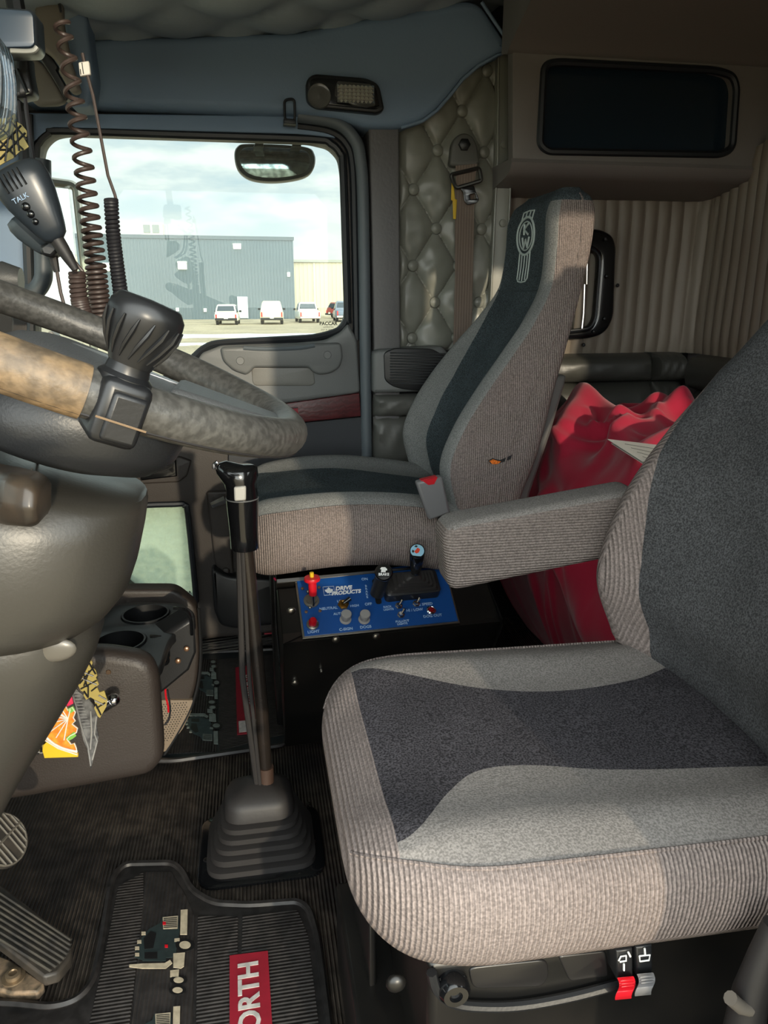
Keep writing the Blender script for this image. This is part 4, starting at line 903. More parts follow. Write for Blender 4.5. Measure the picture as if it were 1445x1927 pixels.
g = G(); g.lathe([(.0075, 0), (.0085, .002), (.009, h1 * .9), (.017, h1), (.0175, h1 + .002), (.016, h1 + .007), (.006, h1 + .008)], fr, 20); rh = g.build('lockout_handle', REDP, CN); rh['label'] = 'red lock-out handle with yellow tip'
g = G(); g.lathe([(.0045, h1 + .006), (.0045, h2), (.001, h2 + .001)], fr, 12); g.build('yellow_tip', YEL, rh)
# red pilot lamp
g = G(); g.lathe([(.013, 0), (.013, .004), (.010, .005), (.010, .007)], PT(588, 1176), 14); pl2 = g.build('pilot_lamp', STEEL, CN)
g = G(); g.lathe([(.0085, .006), (.0085, .018), (.006, .022), (.001, .023)], PT(588, 1176), 18); g.build('red_cap', M('red_lamp_cap', (165, 16, 26), .2), pl2)
# selector with black lever
g = G(); g.lathe([(.0125, 0), (.0125, .003), (.009, .004), (.009, .008), (.006, .008), (.001, .006)], PT(646, 1138), 6); ss = g.build('selector_switch', BRASS, CN, ang=20)
p = PT(646, 1138, .006).translation; g = G(); g.tube([p, atY(659, 1126, p.y + .004)], [.004, .0055], 10); g.build('lever', BLKG, ss)
for x, y in ((650, 1158), (685, 1158)):     # grey pull knobs
    g = G(); g.lathe([(.0125, 0), (.0125, .002), (.008, .003), (.008, .012), (.0105, .013), (.0115, .022), (.0105, .0245), (.001, .025)], PT(x, y + 8), 22); g.build('pull_knob', M('dull_grey_knob', (140, 138, 136), .45), CN)
for x, y in ((750, 1141), (783, 1137), (754, 1158)):     # chrome toggles
    g = G(); g.lathe([(.0085, 0), (.0085, .003), (.006, .004), (.005, .009), (.001, .009)], PT(x, y), 6); tg = g.build('toggle_switch', CHROME, CN, ang=20)
    p = PT(x, y, .007).translation; g = G(); g.tube([p, atY(x + 4, y - 7, p.y), atY(x + 7, y - 13, p.y)], [.0018, .0026, .0034], 10); g.build('bat', CHROME, tg)
g = G(); g.lathe([(.0105, 0), (.0105, .003), (.008, .005), (.008, .004)], PT(811, 1149), 20); dl = g.build('dog_lamp', CHROME, CN); g = G(); g.lathe([(.0075, .003), (.006, .006), (.001, .007)], PT(811, 1149), 16); g.build('red_lens', M('dark_red_lens', (120, 14, 22), .2), dl)
# brake slot and lever
q0, q1 = cp(705, 1090), cp(713, 1137); g = G(); d = (q1 - q0); nn = V((-d.y, d.x, 0)).normalized() * .0065
g.plate([p[:2] for p in rounded([q0 - nn, q1 - nn, q1 + nn, q0 + nn], .006)], PF @ Matrix.Translation((0, 0, .0006)), .0006); g.build('brake_slot', M('slot_dark', (6, 6, 7), .6), pan)
k0, k1 = atY(709, 1118, PBL.y + .045), atY(722, 1078, PBL.y + .02)
ax = (CP - k1).normalized(); ax = (ax + V((0, -.1, .35))).normalized()
kf = axis_frame(k1, ax)
g = G(); g.tube([k0, k1 - ax * .006], [.015, .016], 16); bl = g.build('brake_lever', BLK, CN)
g = G(); g.lathe([(.012, -.016), (.0185, -.008), (.0195, 0), (.0185, .006), (.0165, .008), (.001, .0085)], kf, 24); kb = g.build('knob', BLKG, bl)
kr = frame(k1 + ax * .0090, RT, V((0, 0, 1)) - ax * ax.z); 
g = G(); g.text('BRAKE', .0075, kr @ Matrix.Translation((0, -.0055, 0)), .0002, bold=.0003); g.plate([(-.006, -.001), (.004, -.001), (.004, .003), (.007, .003), (.007, .006), (.003, .010), (-.005, .010), (-.008, .006), (-.005, .005)], kr, .0003); g.build('brake_symbol', WHT, kb, smooth=False)
# winch joystick with bellows
jc = cp(773, 1116); J = PF @ Matrix.Translation((jc.x, jc.y + .012, 0)); 
def rect(w, d, h, r_=.010): return [J @ V((p.x, p.y, h)) for p in rounded([(-w, -d), (w, -d), (w, d), (-w, d)], r_, 4)]
g = G(); g.loft([rect(.062, .030, 0), rect(.062, .030, .024), rect(.060, .028, .026)]); js = g.build('joystick_housing', BLK, CN)
secs = []
for w, d, h in ((.056, .026, .026), (.052, .024, .031), (.046, .022, .031), (.043, .020, .037), (.037, .018, .037), (.034, .016, .043), (.028, .014, .043), (.025, .012, .048), (.019, .011, .048), (.014, .010, .053), (.010, .008, .056)): secs.append(rect(w, d, h, .008))
g = G(); g.loft(secs); g.build('bellows', RUB, js)
j0 = (J @ V((.004, .002, .056))); j1 = atY(785, 1038, j0.y - .03); ax = (j1 - j0).normalized(); jf = axis_frame(j0, ax); jl = (j1 - j0).length
g = G(); g.lathe([(.006, 0), (.0095, .002), (.0095, .010), (.012, .014), (.0155, jl * .72), (.0165, jl * .9), (.0155, jl), (.014, jl)], jf, 24); jk = g.build('grip', BLKG, js)
tf = frame(j1 + (CP - j1).normalized() * .006, RT, V((0, 0, 1))); dcp = axis_frame(j1, (ax + (CP - j1).normalized() * .9).normalized())
g = G(); g.lathe([(.0165, -.010), (.0172, 0), (.0165, .004)], dcp, 24); g.build('collar', BLKG, jk)
g = G(); g.lathe([(.0145, .002), (.0145, .0045), (.001, .0055)], dcp, 24); kd = g.build('knob_disc', M('pale_blue_enamel', (150, 196, 220), .15), jk)
df = dcp @ Matrix.Translation((0, 0, .0062)); g = G(); g.plate([(-.006, -.003), (.006, -.004), (.007, .002), (.002, .005), (-.005, .004)], df, .0004); g.build('red_mark', M('red_enamel_mark', (214, 72, 50), .2), kd, smooth=False)
g = G(); g.plate([(-.009, -.009), (-.004, -.010), (-.005, -.005), (-.009, -.004)], df, .0004); g.plate([(.004, -.010), (.009, -.008), (.009, -.004), (.004, -.005)], df, .0004); g.build('dark_mark', BLK, kd, smooth=False)
for x, y in ((723, 1112), (823, 1101)): p = PT(x, y, .004).translation; g = G(); g.ball(p, .0035, 8); g.build('screw', BRASS, js)
# seat pedestal under the passenger cushion (joined to the floor)
g = G(); g.loft([[V((x, y, z)) for x, y in ((.02, 1.74), (.44, 1.74), (.44, 2.0), (.02, 2.0))] for z in (0, .56)]); g.build('pedestal', BLKM, PS, bevel=.01)
g = G(); g.tube(px([(516, 1082), (520, 1180), (532, 1300), (540, 1385)], 1.64), .003, 6); g.build('pedestal_cable', BLKG, PS)
g = G(); g.tube(px([(515, 1087), (520, 1092), (524, 1098), (529, 1110)], 1.60), .0025, 6); tg = g.build('ribbon', PINK, None); tag(tg, 'small pink ribbon end poking out under the passenger seat front', 'ribbon')
# ================================================================ RED BLANKET and paper
def bag():
    rf = random.Random(11); FOLDS = []
    for (ax_, ay_, bx_, by_, wd, ht) in ((1.00, 2.15, .70, 1.62, .050, .07), (1.00, 2.10, .84, 1.50, .035, .045), (1.03, 1.90, 1.20, 1.70, .040, .05), (.78, 1.60, 1.10, 1.78, .030, .035), (.74, 1.40, 1.15, 1.55, .045, .05), (1.05, 1.75, 1.25, 1.95, .03, .035), (.66, 1.75, .55, 1.40, .03, .04), (.60, 1.60, .50, 1.20, .03, .04), (.72, 1.45, .52, 1.15, .035, .04)):
        FOLDS.append((V((ax_, ay_)), V((bx_, by_)), wd, ht))
    for k in range(34):
        c_ = V((rf.uniform(.45, 1.3), rf.uniform(1.1, 2.15))); an = rf.uniform(-.9, .9) + (1.2 if rf.random() < .6 else .2); l_ = rf.uniform(.12, .32); d_ = V((math.cos(an), math.sin(an))) * l_ * .5
        FOLDS.append((c_ - d_, c_ + d_, rf.uniform(.010, .024), rf.uniform(.012, .026)))
    nu, nv = 150, 190
    prof = smooth_pts([(.90, 0, .0), (.80, 0, .18), (.735, 0, .40), (.74, 0, .58), (.80, 0, .70), (.90, 0, .765), (1.03, 0, .79), (1.16, 0, .785), (1.26, 0, .755), (1.33, 0, .70), (1.35, 0, .45)], 14, False)
    secs = []
    for j in range(nv + 1):
        v = j / nv; y = 1.02 + 1.19 * v; sec = []
        edge = (1 - abs(2 * v - 1) ** 8) ** .5
        for i in range(nu + 1):
            f = i / nu * (len(prof) - 1); k = min(int(f), len(prof) - 2); p = prof[k].lerp(prof[k + 1], f - k); t = (prof[k + 1] - prof[k]).normalized(); nr = V((-t.z, 0, t.x))
            q = V((p.x * 4.0, y * 4.0, p.z * 4.0)); wp = V((noise.noise(q * .7 + V((3, 1, 0))), noise.noise(q * .7 + V((9, 4, 2))), 0))
            h = .040 * noise.noise(q * .75 + V((1, 7, 3))) + .012 * noise.noise(q * 2.1 + V((4, 2, 8)))
            c2 = V((p.x - (.78 - min(p.z, .78)) * .5, y))
            for (a2, b2, wd, ht) in FOLDS:
                ab = b2 - a2; t2 = max(0, min(1, (c2 - a2).dot(ab) / ab.length_squared)); dd2 = (c2 - a2 - ab * t2 + (ab.orthogonal().normalized() * .02 * math.sin(7 * t2 + ht * 300))).length
                h += ht * math.exp(-(dd2 / wd) ** 2) * math.sin(math.pi * (.12 + .76 * t2))
            z = p.z; sec.append(V((p.x, y, z * (.86 + .14 * edge))) + nr * h * min(1, .3 + z * 1.2) * (1 - .75 * max(0, (i / nu - .72) / .28)))
        secs.append(sec + [V((1.36, y, .0))])
    g = G(); g.loft(secs, closed=True); return g.build('blanket', REDC, None, ang=80)
bl = tag(bag(), 'crumpled red blanket heaped behind the passenger seat', 'blanket')
for v in bl.data.vertices:
    if v.co.z < .003: v.co.z = .003
BB = BVHTree.FromPolygons([v.co for v in bl.data.vertices], [tuple(p.vertices) for p in bl.data.polygons])
a, b2, c, d = atY(1143, 826, 1.62), atY(1225, 833, 1.66), atY(1290, 850, 1.66), atY(1208, 866, 1.50)
P4 = [atY(1142, 824, 1.66), atY(1290, 842, 1.64), atY(1275, 905, 1.40), atY(1206, 866, 1.46)]
def on_bl(x, y, lift=.012):
    dd_ = ray(x, y).normalized(); h = BB.ray_cast(CP, dd_); return h[0] + V((-.002, -.006, lift)) if h[0] else atY(x, y, 1.6)
pp_ = thing('folded_paper', 'folded white printed sheet lying on the red blanket', 'paper', on_bl(1215, 850))
zz = max(on_bl(x, y, 0).z for x, y in ((1150, 830), (1180, 850), (1206, 866), (1215, 840), (1225, 850))) + .010
P4 = [atZ(1143, 826, zz + .006), atZ(1262, 840, zz + .012), atZ(1262, 905, zz), atZ(1206, 866, zz)]
P5 = [atZ(1150, 834, zz - .004), atZ(1258, 846, zz - .002), atZ(1258, 905, zz - .004), atZ(1202, 867, zz - .006)]
g = G(); g.hexa(P5, [p - V((0, 0, .0012)) for p in P5]); g.build('back_leaf', CARDB, pp_, smooth=False)
g = G(); g.hexa(P4, [p - V((0, 0, .0012)) for p in P4]); fl_ = g.build('front_leaf', CARDB, pp_, smooth=False)
g = G()
for k in range(5):
    t0 = .18 + k * .15
    a_, b_ = P4[0].lerp(P4[3], t0), P4[1].lerp(P4[2], t0); g.tube([a_.lerp(b_, .22 + .05 * k) + V((0, 0, .0008)), a_.lerp(b_, .75 - .06 * k) + V((0, 0, .0008))], .0006, 5)
g.build('print_line', M('grey_print_ink', (120, 118, 112), .7), fl_)
# ================================================================ STEERING
WC = V((-.165, .735, 1.057)); WN = V((.395, .018, .918)).normalized(); WR, Wr = .216, .0178
WU = V((WN.z, 0, -WN.x)).normalized(); WV = WN.cross(WU)
ST = thing('steering_wheel', 'worn grey leather steering wheel with sunlit tan stretch and black hub, close at left', 'steering wheel', WC)
def wp(r, th, h=0): return WC + WU * (r * math.cos(th)) + WV * (r * math.sin(th)) + WN * h
thk = min((i * math.pi / 720 for i in range(-1440, 1440)), key=lambda t: (proj(wp(WR, t))[0] - 212) ** 2 + (proj(wp(WR, t))[1] - 778) ** 2)
g = G(); nn = 128
secs = []
for i in range(nn):
    th = 2 * math.pi * i / nn; c = wp(WR, th); rd = (c - WC).normalized()
    secs.append([c + (rd * math.cos(2 * math.pi * k / 20) + WN * math.sin(2 * math.pi * k / 20)) * Wr * (1 + .012 * math.sin(9 * th + k)) for k in range(20)])
vs = [p for q in secs for p in q]; fs = [(i * 20 + j, i * 20 + (j + 1) % 20, ((i + 1) % nn) * 20 + (j + 1) % 20, ((i + 1) % nn) * 20 + j) for i in range(nn) for j in range(20)]
g.add(vs, fs); rim = g.build('rim', WHEELM, ST)
g = G(); g.tube([wp(WR + Wr * .72, 2 * math.pi * i / nn, -Wr * .70) for i in range(nn)], .0011, 5, closed=True); g.build('seam', RUB, rim)
# sunlight on the front near part of the rim, painted as a tan sleeve
SUNLIT = M('sunlit_worn_leather', (128, 106, 78), .5, n=(34, .5), c2=(88, 76, 62), b=(200, .3), n2=(120, .25))
g = G(); secs = []; k0_ = thk - .115; 
sgn = -1 if proj(wp(WR, thk - .2))[0] < proj(wp(WR, thk))[0] else 1
for i in range(40):
    th = thk + sgn * (.10 + .95 * i / 39); c = wp(WR, th); rd = (c - WC).normalized(); secs.append([c + (rd * math.cos(2 * math.pi * k / 20) + WN * math.sin(2 * math.pi * k / 20)) * (Wr + .0012) for k in range(20)])
g.loft(secs); g.build('sunlit_rim', SUNLIT, rim)
# hub: shallow black bowl below, grained pad on top, two spokes to the rim
HF = frame(WC, WU, WV)
g = G(); secs = []
for h, a, b2, ox in ((-.105, .035, .03, .0), (-.100, .070, .060, .004), (-.088, .096, .084, .012), (-.068, .104, .090, .02), (-.045, .102, .088, .026), (-.030, .096, .080, .030)):
    secs.append([HF @ V((ox + a * math.cos(2 * math.pi * k / 40), b2 * math.sin(2 * math.pi * k / 40), h)) for k in range(40)])
g.loft(secs); hub = g.build('hub', HUBM, ST, ang=60)
g = G(); secs = []
for h, f in ((-.030, 1.0), (-.018, .99), (-.010, .93), (-.004, .78), (.001, .5), (.002, .1)):
    secs.append([HF @ V((f * (.055 if math.cos(2 * math.pi * k / 40) < 0 else .180) * math.cos(2 * math.pi * k / 40), f * .078 * math.sin(2 * math.pi * k / 40), h)) for k in range(40)])
g.loft(secs); pad = g.build('pad', PADM, ST, ang=60)
g = G(); g.plate([p[:2] for p in smooth_pts([V((-.05, -.012, 0)), V((.0, -.02, 0)), V((.06, -.003, 0)), V((.0, .006, 0))], 5)], HF @ Matrix.Translation((.05, .02, .002)), .002, .0005); g.build('pad_emblem', M('brushed_emblem', (176, 178, 182), .3, met=.7), pad)
for th in (0.0, math.pi, math.pi * .5, -math.pi * .5):
    g = G(); secs = []
    for r_, w_, h0, h1 in ((.10, .062, -.045, .004), (.15, .050, -.036, .006), (.19, .040, -.022, .008), (.225, .032, -.012, .010)):
        d = V((math.cos(th), math.sin(th), 0)); e_ = V((-d.y, d.x, 0)); secs.append([HF @ (d * r_ + e_ * a + V((0, 0, h))) for a, h in ((-w_, h0), (w_, h0), (w_ * .8, h1), (-w_ * .8, h1))])
    if abs(math.sin(th)) < .5: g.loft(secs); g.build('spoke', HUBM if th else PADM, ST, bevel=.006, ang=60)
# spinner knob clamped to the rim
kc = wp(WR, thk); rd = (kc - WC).normalized(); tg_ = rd.cross(WN)
SK = thing('spinner_knob', 'black ribbed spinner knob clamped on the near rim of the wheel', 'steering knob', kc)
KF = frame(kc, tg_ * (1 if tg_.x > 0 else -1), rd * -1 if False else WN.cross(tg_ * (1 if tg_.x > 0 else -1)))
g = G(); g.box(None, (.034, .046, .046), mat=KF @ Matrix.Translation((0, 0, -.004))); cl = g.build('clamp', SATB, SK, bevel=.007, seg=3)
outn = (KF.inverted().to_3x3() @ (CP - kc)).normalized(); sy = 1 if outn.y > 0 else -1
g = G(); g.box(None, (.024, .006, .034), mat=KF @ Matrix.Translation((.002, sy * .0235, -.006))); g.build('clamp_face', BLK, cl, bevel=.003)
g = G(); g.tube([KF @ V((-.017, sy * .0272, -.008)), KF @ V((.017, sy * .0272, -.009))], .0008, 6); g.build('clamp_seam', M('worn_clamp_edge', (120, 100, 78), .4), cl)
g = G(); g.lathe([(.0185, .010), (.0185, .019), (.0150, .022), (.0142, .027), (.0145, .030)], KF, 28); g.build('neck', SATB, SK)
g = G(); secs = []
for r_, h in ((.0148, .028), (.0165, .033), (.0200, .042), (.0238, .053), (.0252, .061), (.0248, .066), (.0210, .0715), (.0195, .0725), (.001, .0735)):
    secs.append([KF @ V((r_ * math.cos(2 * math.pi * k / 48), r_ * math.sin(2 * math.pi * k / 48), h)) for k in range(48)])
g.loft(secs); kn = g.build('knob', SATB, SK, ang=60)
g = G()
for k in range(16):
    a = 2 * math.pi * k / 16; g.tube([KF @ V(((r_ + .0007) * math.cos(a + tw), (r_ + .0007) * math.sin(a + tw), h)) for r_, h, tw in ((.0158, .0325, 0), (.0200, .0415, .16), (.0239, .052, .32), (.0251, .060, .40))], [.0006, .0016, .0017, .0006], 6)
g.build('ribs', SATB, kn)
# steering column shrouds
CO = thing('steering_column', 'bulky grey plastic steering column shroud under the wheel', 'steering column', (-.35, .74, 0))
def shroud(name, rows, mt, parent, n=36):
    secs = []
    for (x, y, a, b2, Y, pw, dn) in rows:
        p = atY(x, y, Y); c = V((p.x - a, Y, p.z)); ring = []
        for k in range(n):
            t = 2 * math.pi * k / n; cx, sy_ = math.cos(t), math.sin(t); ex = 2 / pw
            dx, dy = a * math.copysign(abs(cx) ** ex, cx), b2 * math.copysign(abs(sy_) ** ex, sy_); ring.append(c + V((dx, dy, dn * dx / a)))
        secs.append(ring)
    g = G(); g.loft(secs); return g.build(name, mt, parent, ang=60)
up_rows = [(268, 868, .11, .085, .75, 2.6, -.035), (270, 884, .128, .10, .75, 2.6, -.035), (264, 930, .14, .11, .75, 2.6, -.035), (252, 990, .145, .115, .75, 2.6, -.035), (236, 1050, .14, .115, .75, 2.6, -.03), (208, 1105, .13, .11, .75, 2.4, -.02), (188, 1136, .122, .105, .75, 2.4, -.01), (176, 1150, .11, .09, .75, 2.4, 0)]
us = shroud('upper_shroud', up_rows, COLM, CO)
lo_rows = [(172, 1132, .095, .075, .75, 2.6, .03), (190, 1152, .108, .085, .75, 2.6, .02), (192, 1185, .112, .088, .75, 2.6, .0), (180, 1225, .112, .085, .75, 2.6, 0), (150, 1285, .11, .08, .75, 2.6, 0), (105, 1360, .105, .075, .75, 2.6, 0), (55, 1440, .10, .07, .75, 2.6, 0), (5, 1530, .10, .065, .75, 2.6, 0), (-45, 1620, .10, .06, .75, 2.6, 0)]
ls_ = shroud('lower_shroud', lo_rows, COLM, CO)
lsb = BVHTree.FromPolygons([v.co + off(ls_) for v in ls_.data.vertices], [tuple(p.vertices) for p in ls_.data.polygons]); usb = BVHTree.FromPolygons([v.co + off(us) for v in us.data.vertices], [tuple(p.vertices) for p in us.data.polygons])
def on(b, x, y, lift=.001, Y=.65):
    d = ray(x, y).normalized(); h = b.ray_cast(CP, d); return h[0] - d * lift if h[0] else atY(x, y, Y)
p = on(lsb, 100, 1223, 0); g = G(); g.ball(p, .021, 20, sc=(1, .22, .60)); g.build('screw_cover', M('smooth_cover_plastic', (84, 80, 73), .3), ls_)
g = G(); g.tube(smooth_pts([on(usb, x, y) for x, y in ((92, 842), (72, 866), (56, 890), (44, 905))], 4, False), .0016, 6); g.build('seam', M('seam_tan', (128, 108, 82), .5), us)
# turn signal lever paddle
TL = thing('signal_lever', 'brownish scuffed column stalk paddle poking in at the left edge', 'lever', atY(20, 950, .60))
g = G(); secs = []
for x, y0, y1, Y in ((-70, 872, 985, .66), (-20, 890, 990, .61), (10, 896, 996, .575), (50, 906, 999, .565), (68, 916, 992, .566), (76, 930, 975, .572)):
    c0, c1 = atY(x, y0, Y), atY(x, y1, Y); c0b, c1b = c0 + V((.0, .035, 0)), c1 + V((0, .035, 0)); secs.append([c0.lerp(c1, .12), c0.lerp(c1, .5) + V((0, -.006, 0)), c0.lerp(c1, .88), c1 + V((0, .008, 0)), c1b, c0b, c0 + V((0, .008, 0))])
g.loft(secs); g.build('paddle', M('scuffed_brown_plastic', (42, 38, 34), .3, n=(40, .4), c2=(62, 53, 44)), TL, ang=60, bevel=.004)
g = G(); g.tube(px([(-70, 930), (-160, 900)], .68), .012, 10); g.build('stalk', BLK, TL)
# ================================================================ DASH and lower panels
DA = thing('dashboard', 'dark dashboard with silver gauge panel behind the steering wheel', 'dashboard', (-.7, 1.3, 0))
g = G(); g.loft([[V((x, y, z)) for x, z in ((-1.1, .95), (-.66, .985), (-.60, .975), (-.56, .945), (-.50, .74), (-.46, .56), (-.50, .50), (-.9, .48), (-1.1, .6))] for y in (.32, 1.0, 1.6, 2.08)]); g.build('dash_body', BLK, DA, bevel=.012)
g = G(); g.loft([[V((x, y, z)) for x, z in ((-.585, .955), (-.52, .78), (-.50, .78), (-.562, .957))] for y in (1.15, 1.75)]); g.build('gauge_panel', SILV, DA, bevel=.004)
g = G(); wplate(g, [(30, 660), (96, 622), (106, 634), (128, 672), (140, 700), (40, 700)], 1.95, .05, .004, rr=.006); g.build('end_panel', SILV, DA)
g = G(); a_, b_ = px([(-20, 528), (40, 528)], 1.75); g.tube([a_, a_.lerp(b_, .5) + V((0, 0, .003)), b_], [.032, .036, .026], 14); g.build('top_pad', PADM, DA)
# knee panel in front of the shifter
KP = thing('knee_panel', 'dark brown moulded dash knee panel behind the hanging fresheners', 'panel', atY(170, 1500, 1.3))
g = G(); wplate(g, [(-60, 1212), (60, 1236), (190, 1226), (262, 1238), (284, 1250), (296, 1276), (306, 1400), (306, 1436), (282, 1463), (30, 1510), (-60, 1520)], 1.20, .05, .02, rr=.03); kp = g.build('front_panel', BROWN, KP)
p = atY(204, 1265, 1.199); g = G(); g.lathe([(.0045, 0), (.004, .001), (.001, .001)], WALLF(1.199) @ Matrix.Translation((p.x, p.z, 0)), 12); g.build('screw_hole', M('brass_hole', (70, 52, 36), .4), kp)
g = G(); g.tube([atY(150, 1348, 1.17), atY(190, 1334, 1.165), atY(212, 1318, 1.16)], [.006, .009, .011], 12); g.ball(atY(214, 1317, 1.16), .011, 12); g.build('chrome_pull', CHROME, KP)
g = G(); wplate(g, [(150, 1110), (330, 1110), (370, 1142), (376, 1230), (370, 1290), (350, 1350), (322, 1400), (298, 1436), (150, 1460)], 1.66, .05, .01, rr=.02); bp_ = g.build('side_panel', BROWN, KP)
GR = M('tan_perforated_grille', (122, 108, 92), .6)
g = G(); wplate(g, [(240, 1318), (364, 1318), (360, 1338), (344, 1372), (312, 1414), (240, 1440)], 1.652, .02, .002); gp_ = g.build('grille', GR, bp_)
g = G(); c0 = atY(308, 1326, 1.6505)
for i in range(-4, 12):
    for j in range(17):
        x = c0.x + i * .0066 + (j % 2) * .0033; z = c0.z - j * .0062; qx, qy = proj(V((x, 1.6505, z)))
        if 240 < qx < 352 - max(0, (qy - 1340)) * .62: g.add([(x - .0016, 1.6505, z), (x, 1.6505, z - .0016), (x + .0016, 1.6505, z), (x, 1.6505, z + .0016)], [(0, 1, 2, 3)])
g.build('perforation', BLK, gp_, smooth=False)
g = G(); g.tube(smooth_pts(px([(374, 1145), (378, 1230), (371, 1295), (350, 1352), (300, 1436)], 1.655), 5, False), .004, 6); g.build('panel_edge', BLK, bp_)
wr = thing('wire_pair', 'short red and black wires hanging in front of the perforated brown grille', 'wires', atY(318, 1330, 1.44))
g = G(); g.tube(smooth_pts(px([(311, 1296), (312, 1310), (316, 1328), (317, 1340)], 1.44), 4, False), .0022, 6); g.build('red_wire', REDP, wr)
g = G(); g.tube(smooth_pts(px([(315, 1298), (320, 1330), (318, 1352), (310, 1364)], 1.44), 4, False), .0022, 6); g.build('black_wire', CORDB, wr)
# cup holder
CH = thing('cup_holder', 'black twin cup holder bolted beside the brown knee panel', 'cup holder', atZ(280, 1200, .38))
T0 = [(110, 1262), (165, 1188), (216, 1138), (250, 1131), (342, 1134), (366, 1150), (368, 1172), (330, 1190), (318, 1206), (302, 1256), (262, 1276), (180, 1280)]
zc = .44; o3 = [atZ(x, y, zc) for x, y in T0]
def ovl(cx, cy, r_): c = atZ(cx, cy, zc); return [(c.x + r_ * math.cos(2 * math.pi * k / 36), c.y + r_ * math.sin(2 * math.pi * k / 36)) for k in range(36)], c
h1, c1_ = ovl(274, 1156, .048); h2, c2_ = ovl(226, 1208, .048)
FLAT = Matrix.Translation((0, 0, zc))
oo = rounded([V((p.x, p.y, 0)) for p in o3], .02)
g = G(); g.plate([p[:2] for p in oo], FLAT, .022, .005, [h1, h2]); tpn = g.build('tray', BLK, CH)
for cc in (c1_, c2_):
    g = G(); g.lathe([(.049, -.004), (.049, .003), (.0455, .003), (.044, -.085), (.001, -.085), (.001, -.09), (.047, -.09), (.049, -.004)], Matrix.Translation((cc.x, cc.y, zc)), 36, cap=False); g.build('cup', BLK, CH, ang=50)
sx = [atY(*q, 1.43) for q in ((300, 1200), (368, 1158), (372, 1228), (358, 1262), (300, 1310), (290, 1250))]
g = G(); g.add(sx + [p + V((-.03, .06, 0)) for p in sx], [tuple(range(6)), tuple(range(6, 12))[::-1]] + [(i, (i + 1) % 6, 6 + (i + 1) % 6, 6 + i) for i in range(6)]); sd = g.build('side_bracket', BLK, CH, bevel=.008)
for pts in ([(282, 1197), (306, 1200), (315, 1214), (316, 1245), (304, 1252)], [(326, 1144), (350, 1148), (359, 1166), (361, 1195)]):
    g = G(); g.tube(smooth_pts(px(pts, 1.422), 4, False), .0035, 6); g.build('handle_slot_rim', BLKG, sd)
for x, y in ((351, 1221), (335, 1244)): g = G(); g.ball(atY(x, y, 1.425), .006, 12, sc=(1, .6, 1)); g.build('bolt', M('coppery_bolt', (190, 150, 120), .3, met=.8) if x == 351 else bpy.data.materials['coppery_bolt'], sd)
# ================================================================ AIR FRESHENERS hanging by the column
HOOK = atY(120, 1236, .93)
def card(name, label, pts, Y, mt, cat='air freshener', tilt=0.0, group=None, hook=True):
    c = atY(*pts[0], Y); t = thing(name, label, cat, c, group); g = G(); o = px(pts, Y); cx = sum((p.x for p in o)) / len(o)
    o = [p + V((0, tilt * (p.x - cx), 0)) for p in o]; n_ = len(o); g.add(o + [p + V((0, .0022, 0)) for p in o], [tuple(range(n_)), tuple(range(n_, 2 * n_))[::-1]] + [(i, (i + 1) % n_, n_ + (i + 1) % n_, n_ + i) for i in range(n_)])
    if hook:
        tp_ = max(o, key=lambda p: p.z); g2 = G(); g2.tube([tp_, tp_.lerp(HOOK, .5) + V((0, 0, -.004)), HOOK], .0006, 5); g2.build('string', CARDB, t)
    return t, g.build('card', mt, t, smooth=False), lambda x, y, l=.0008: atY(x, y, Y) + V((0, tilt * (atY(x, y, Y).x - cx) - l, 0))
TREE = [(157, 1240), (170, 1241), (174, 1247), (172, 1254), (180, 1262), (183, 1272), (180, 1275), (186, 1288), (182, 1292), (187, 1303), (196, 1300), (202, 1318), (200, 1330), (188, 1351), (184, 1348), (177, 1332), (180, 1328), (177, 1316), (170, 1312), (162, 1317), (157, 1308), (159, 1303), (152, 1300), (147, 1290), (149, 1287), (144, 1275), (143, 1266)]
t, cd_, on_ = card('air_freshener', 'gold and black patterned card freshener dangling in front of the brown knee panel', TREE, 1.0, GOLD, group=None)
g = G()
for a_, b_ in (((150, 1262), (176, 1272)), ((146, 1272), (182, 1288)), ((150, 1286), (176, 1256)), ((152, 1296), (182, 1280)), ((160, 1244), (160, 1262)), ((166, 1244), (180, 1268)), ((158, 1300), (166, 1312)), ((166, 1290), (166, 1312)), ((172, 1300), (182, 1292)), ((178, 1318), (196, 1326)), ((180, 1324), (190, 1345)), ((186, 1308), (200, 1316)), ((182, 1332), (198, 1322)), ((154, 1256), (164, 1292)), ((168, 1262), (158, 1290))):
    g.tube([on_(*a_), on_(*b_)], .0012, 5)
g.build('black_lines', BLK, cd_)
FE = [(133, 1290), (138, 1286), (150, 1302), (166, 1318), (178, 1336), (182, 1350), (180, 1370), (184, 1392), (178, 1412), (174, 1436), (171, 1448), (168, 1430), (164, 1408), (158, 1392), (152, 1366), (146, 1344), (140, 1318)]
t, cd_, on_ = card('foil_sleeve', 'crumpled black and clear plastic sleeve hanging between the card fresheners', FE, 1.01, M('black_foil_sleeve', (44, 44, 46), .2, n=(60, .5), c2=(110, 110, 110)), 'wrapper', .5)
g = G()
for pts in ([(135, 1292), (146, 1330), (154, 1364), (166, 1404), (171, 1440)], [(170, 1340), (172, 1380), (170, 1410)], [(180, 1352), (177, 1384), (182, 1398), (174, 1430)]): g.tube([on_(*q) for q in pts], .0011, 5)
for k in range(12): g.tube([on_(140 + k * 1.5, 1300 + k * 6), on_(150 + k * 1.8, 1296 + k * 6 + 6)], .0005, 4)
g.build('foil_crease', M('foil_edge', (190, 190, 190), .2, met=.6), cd_)
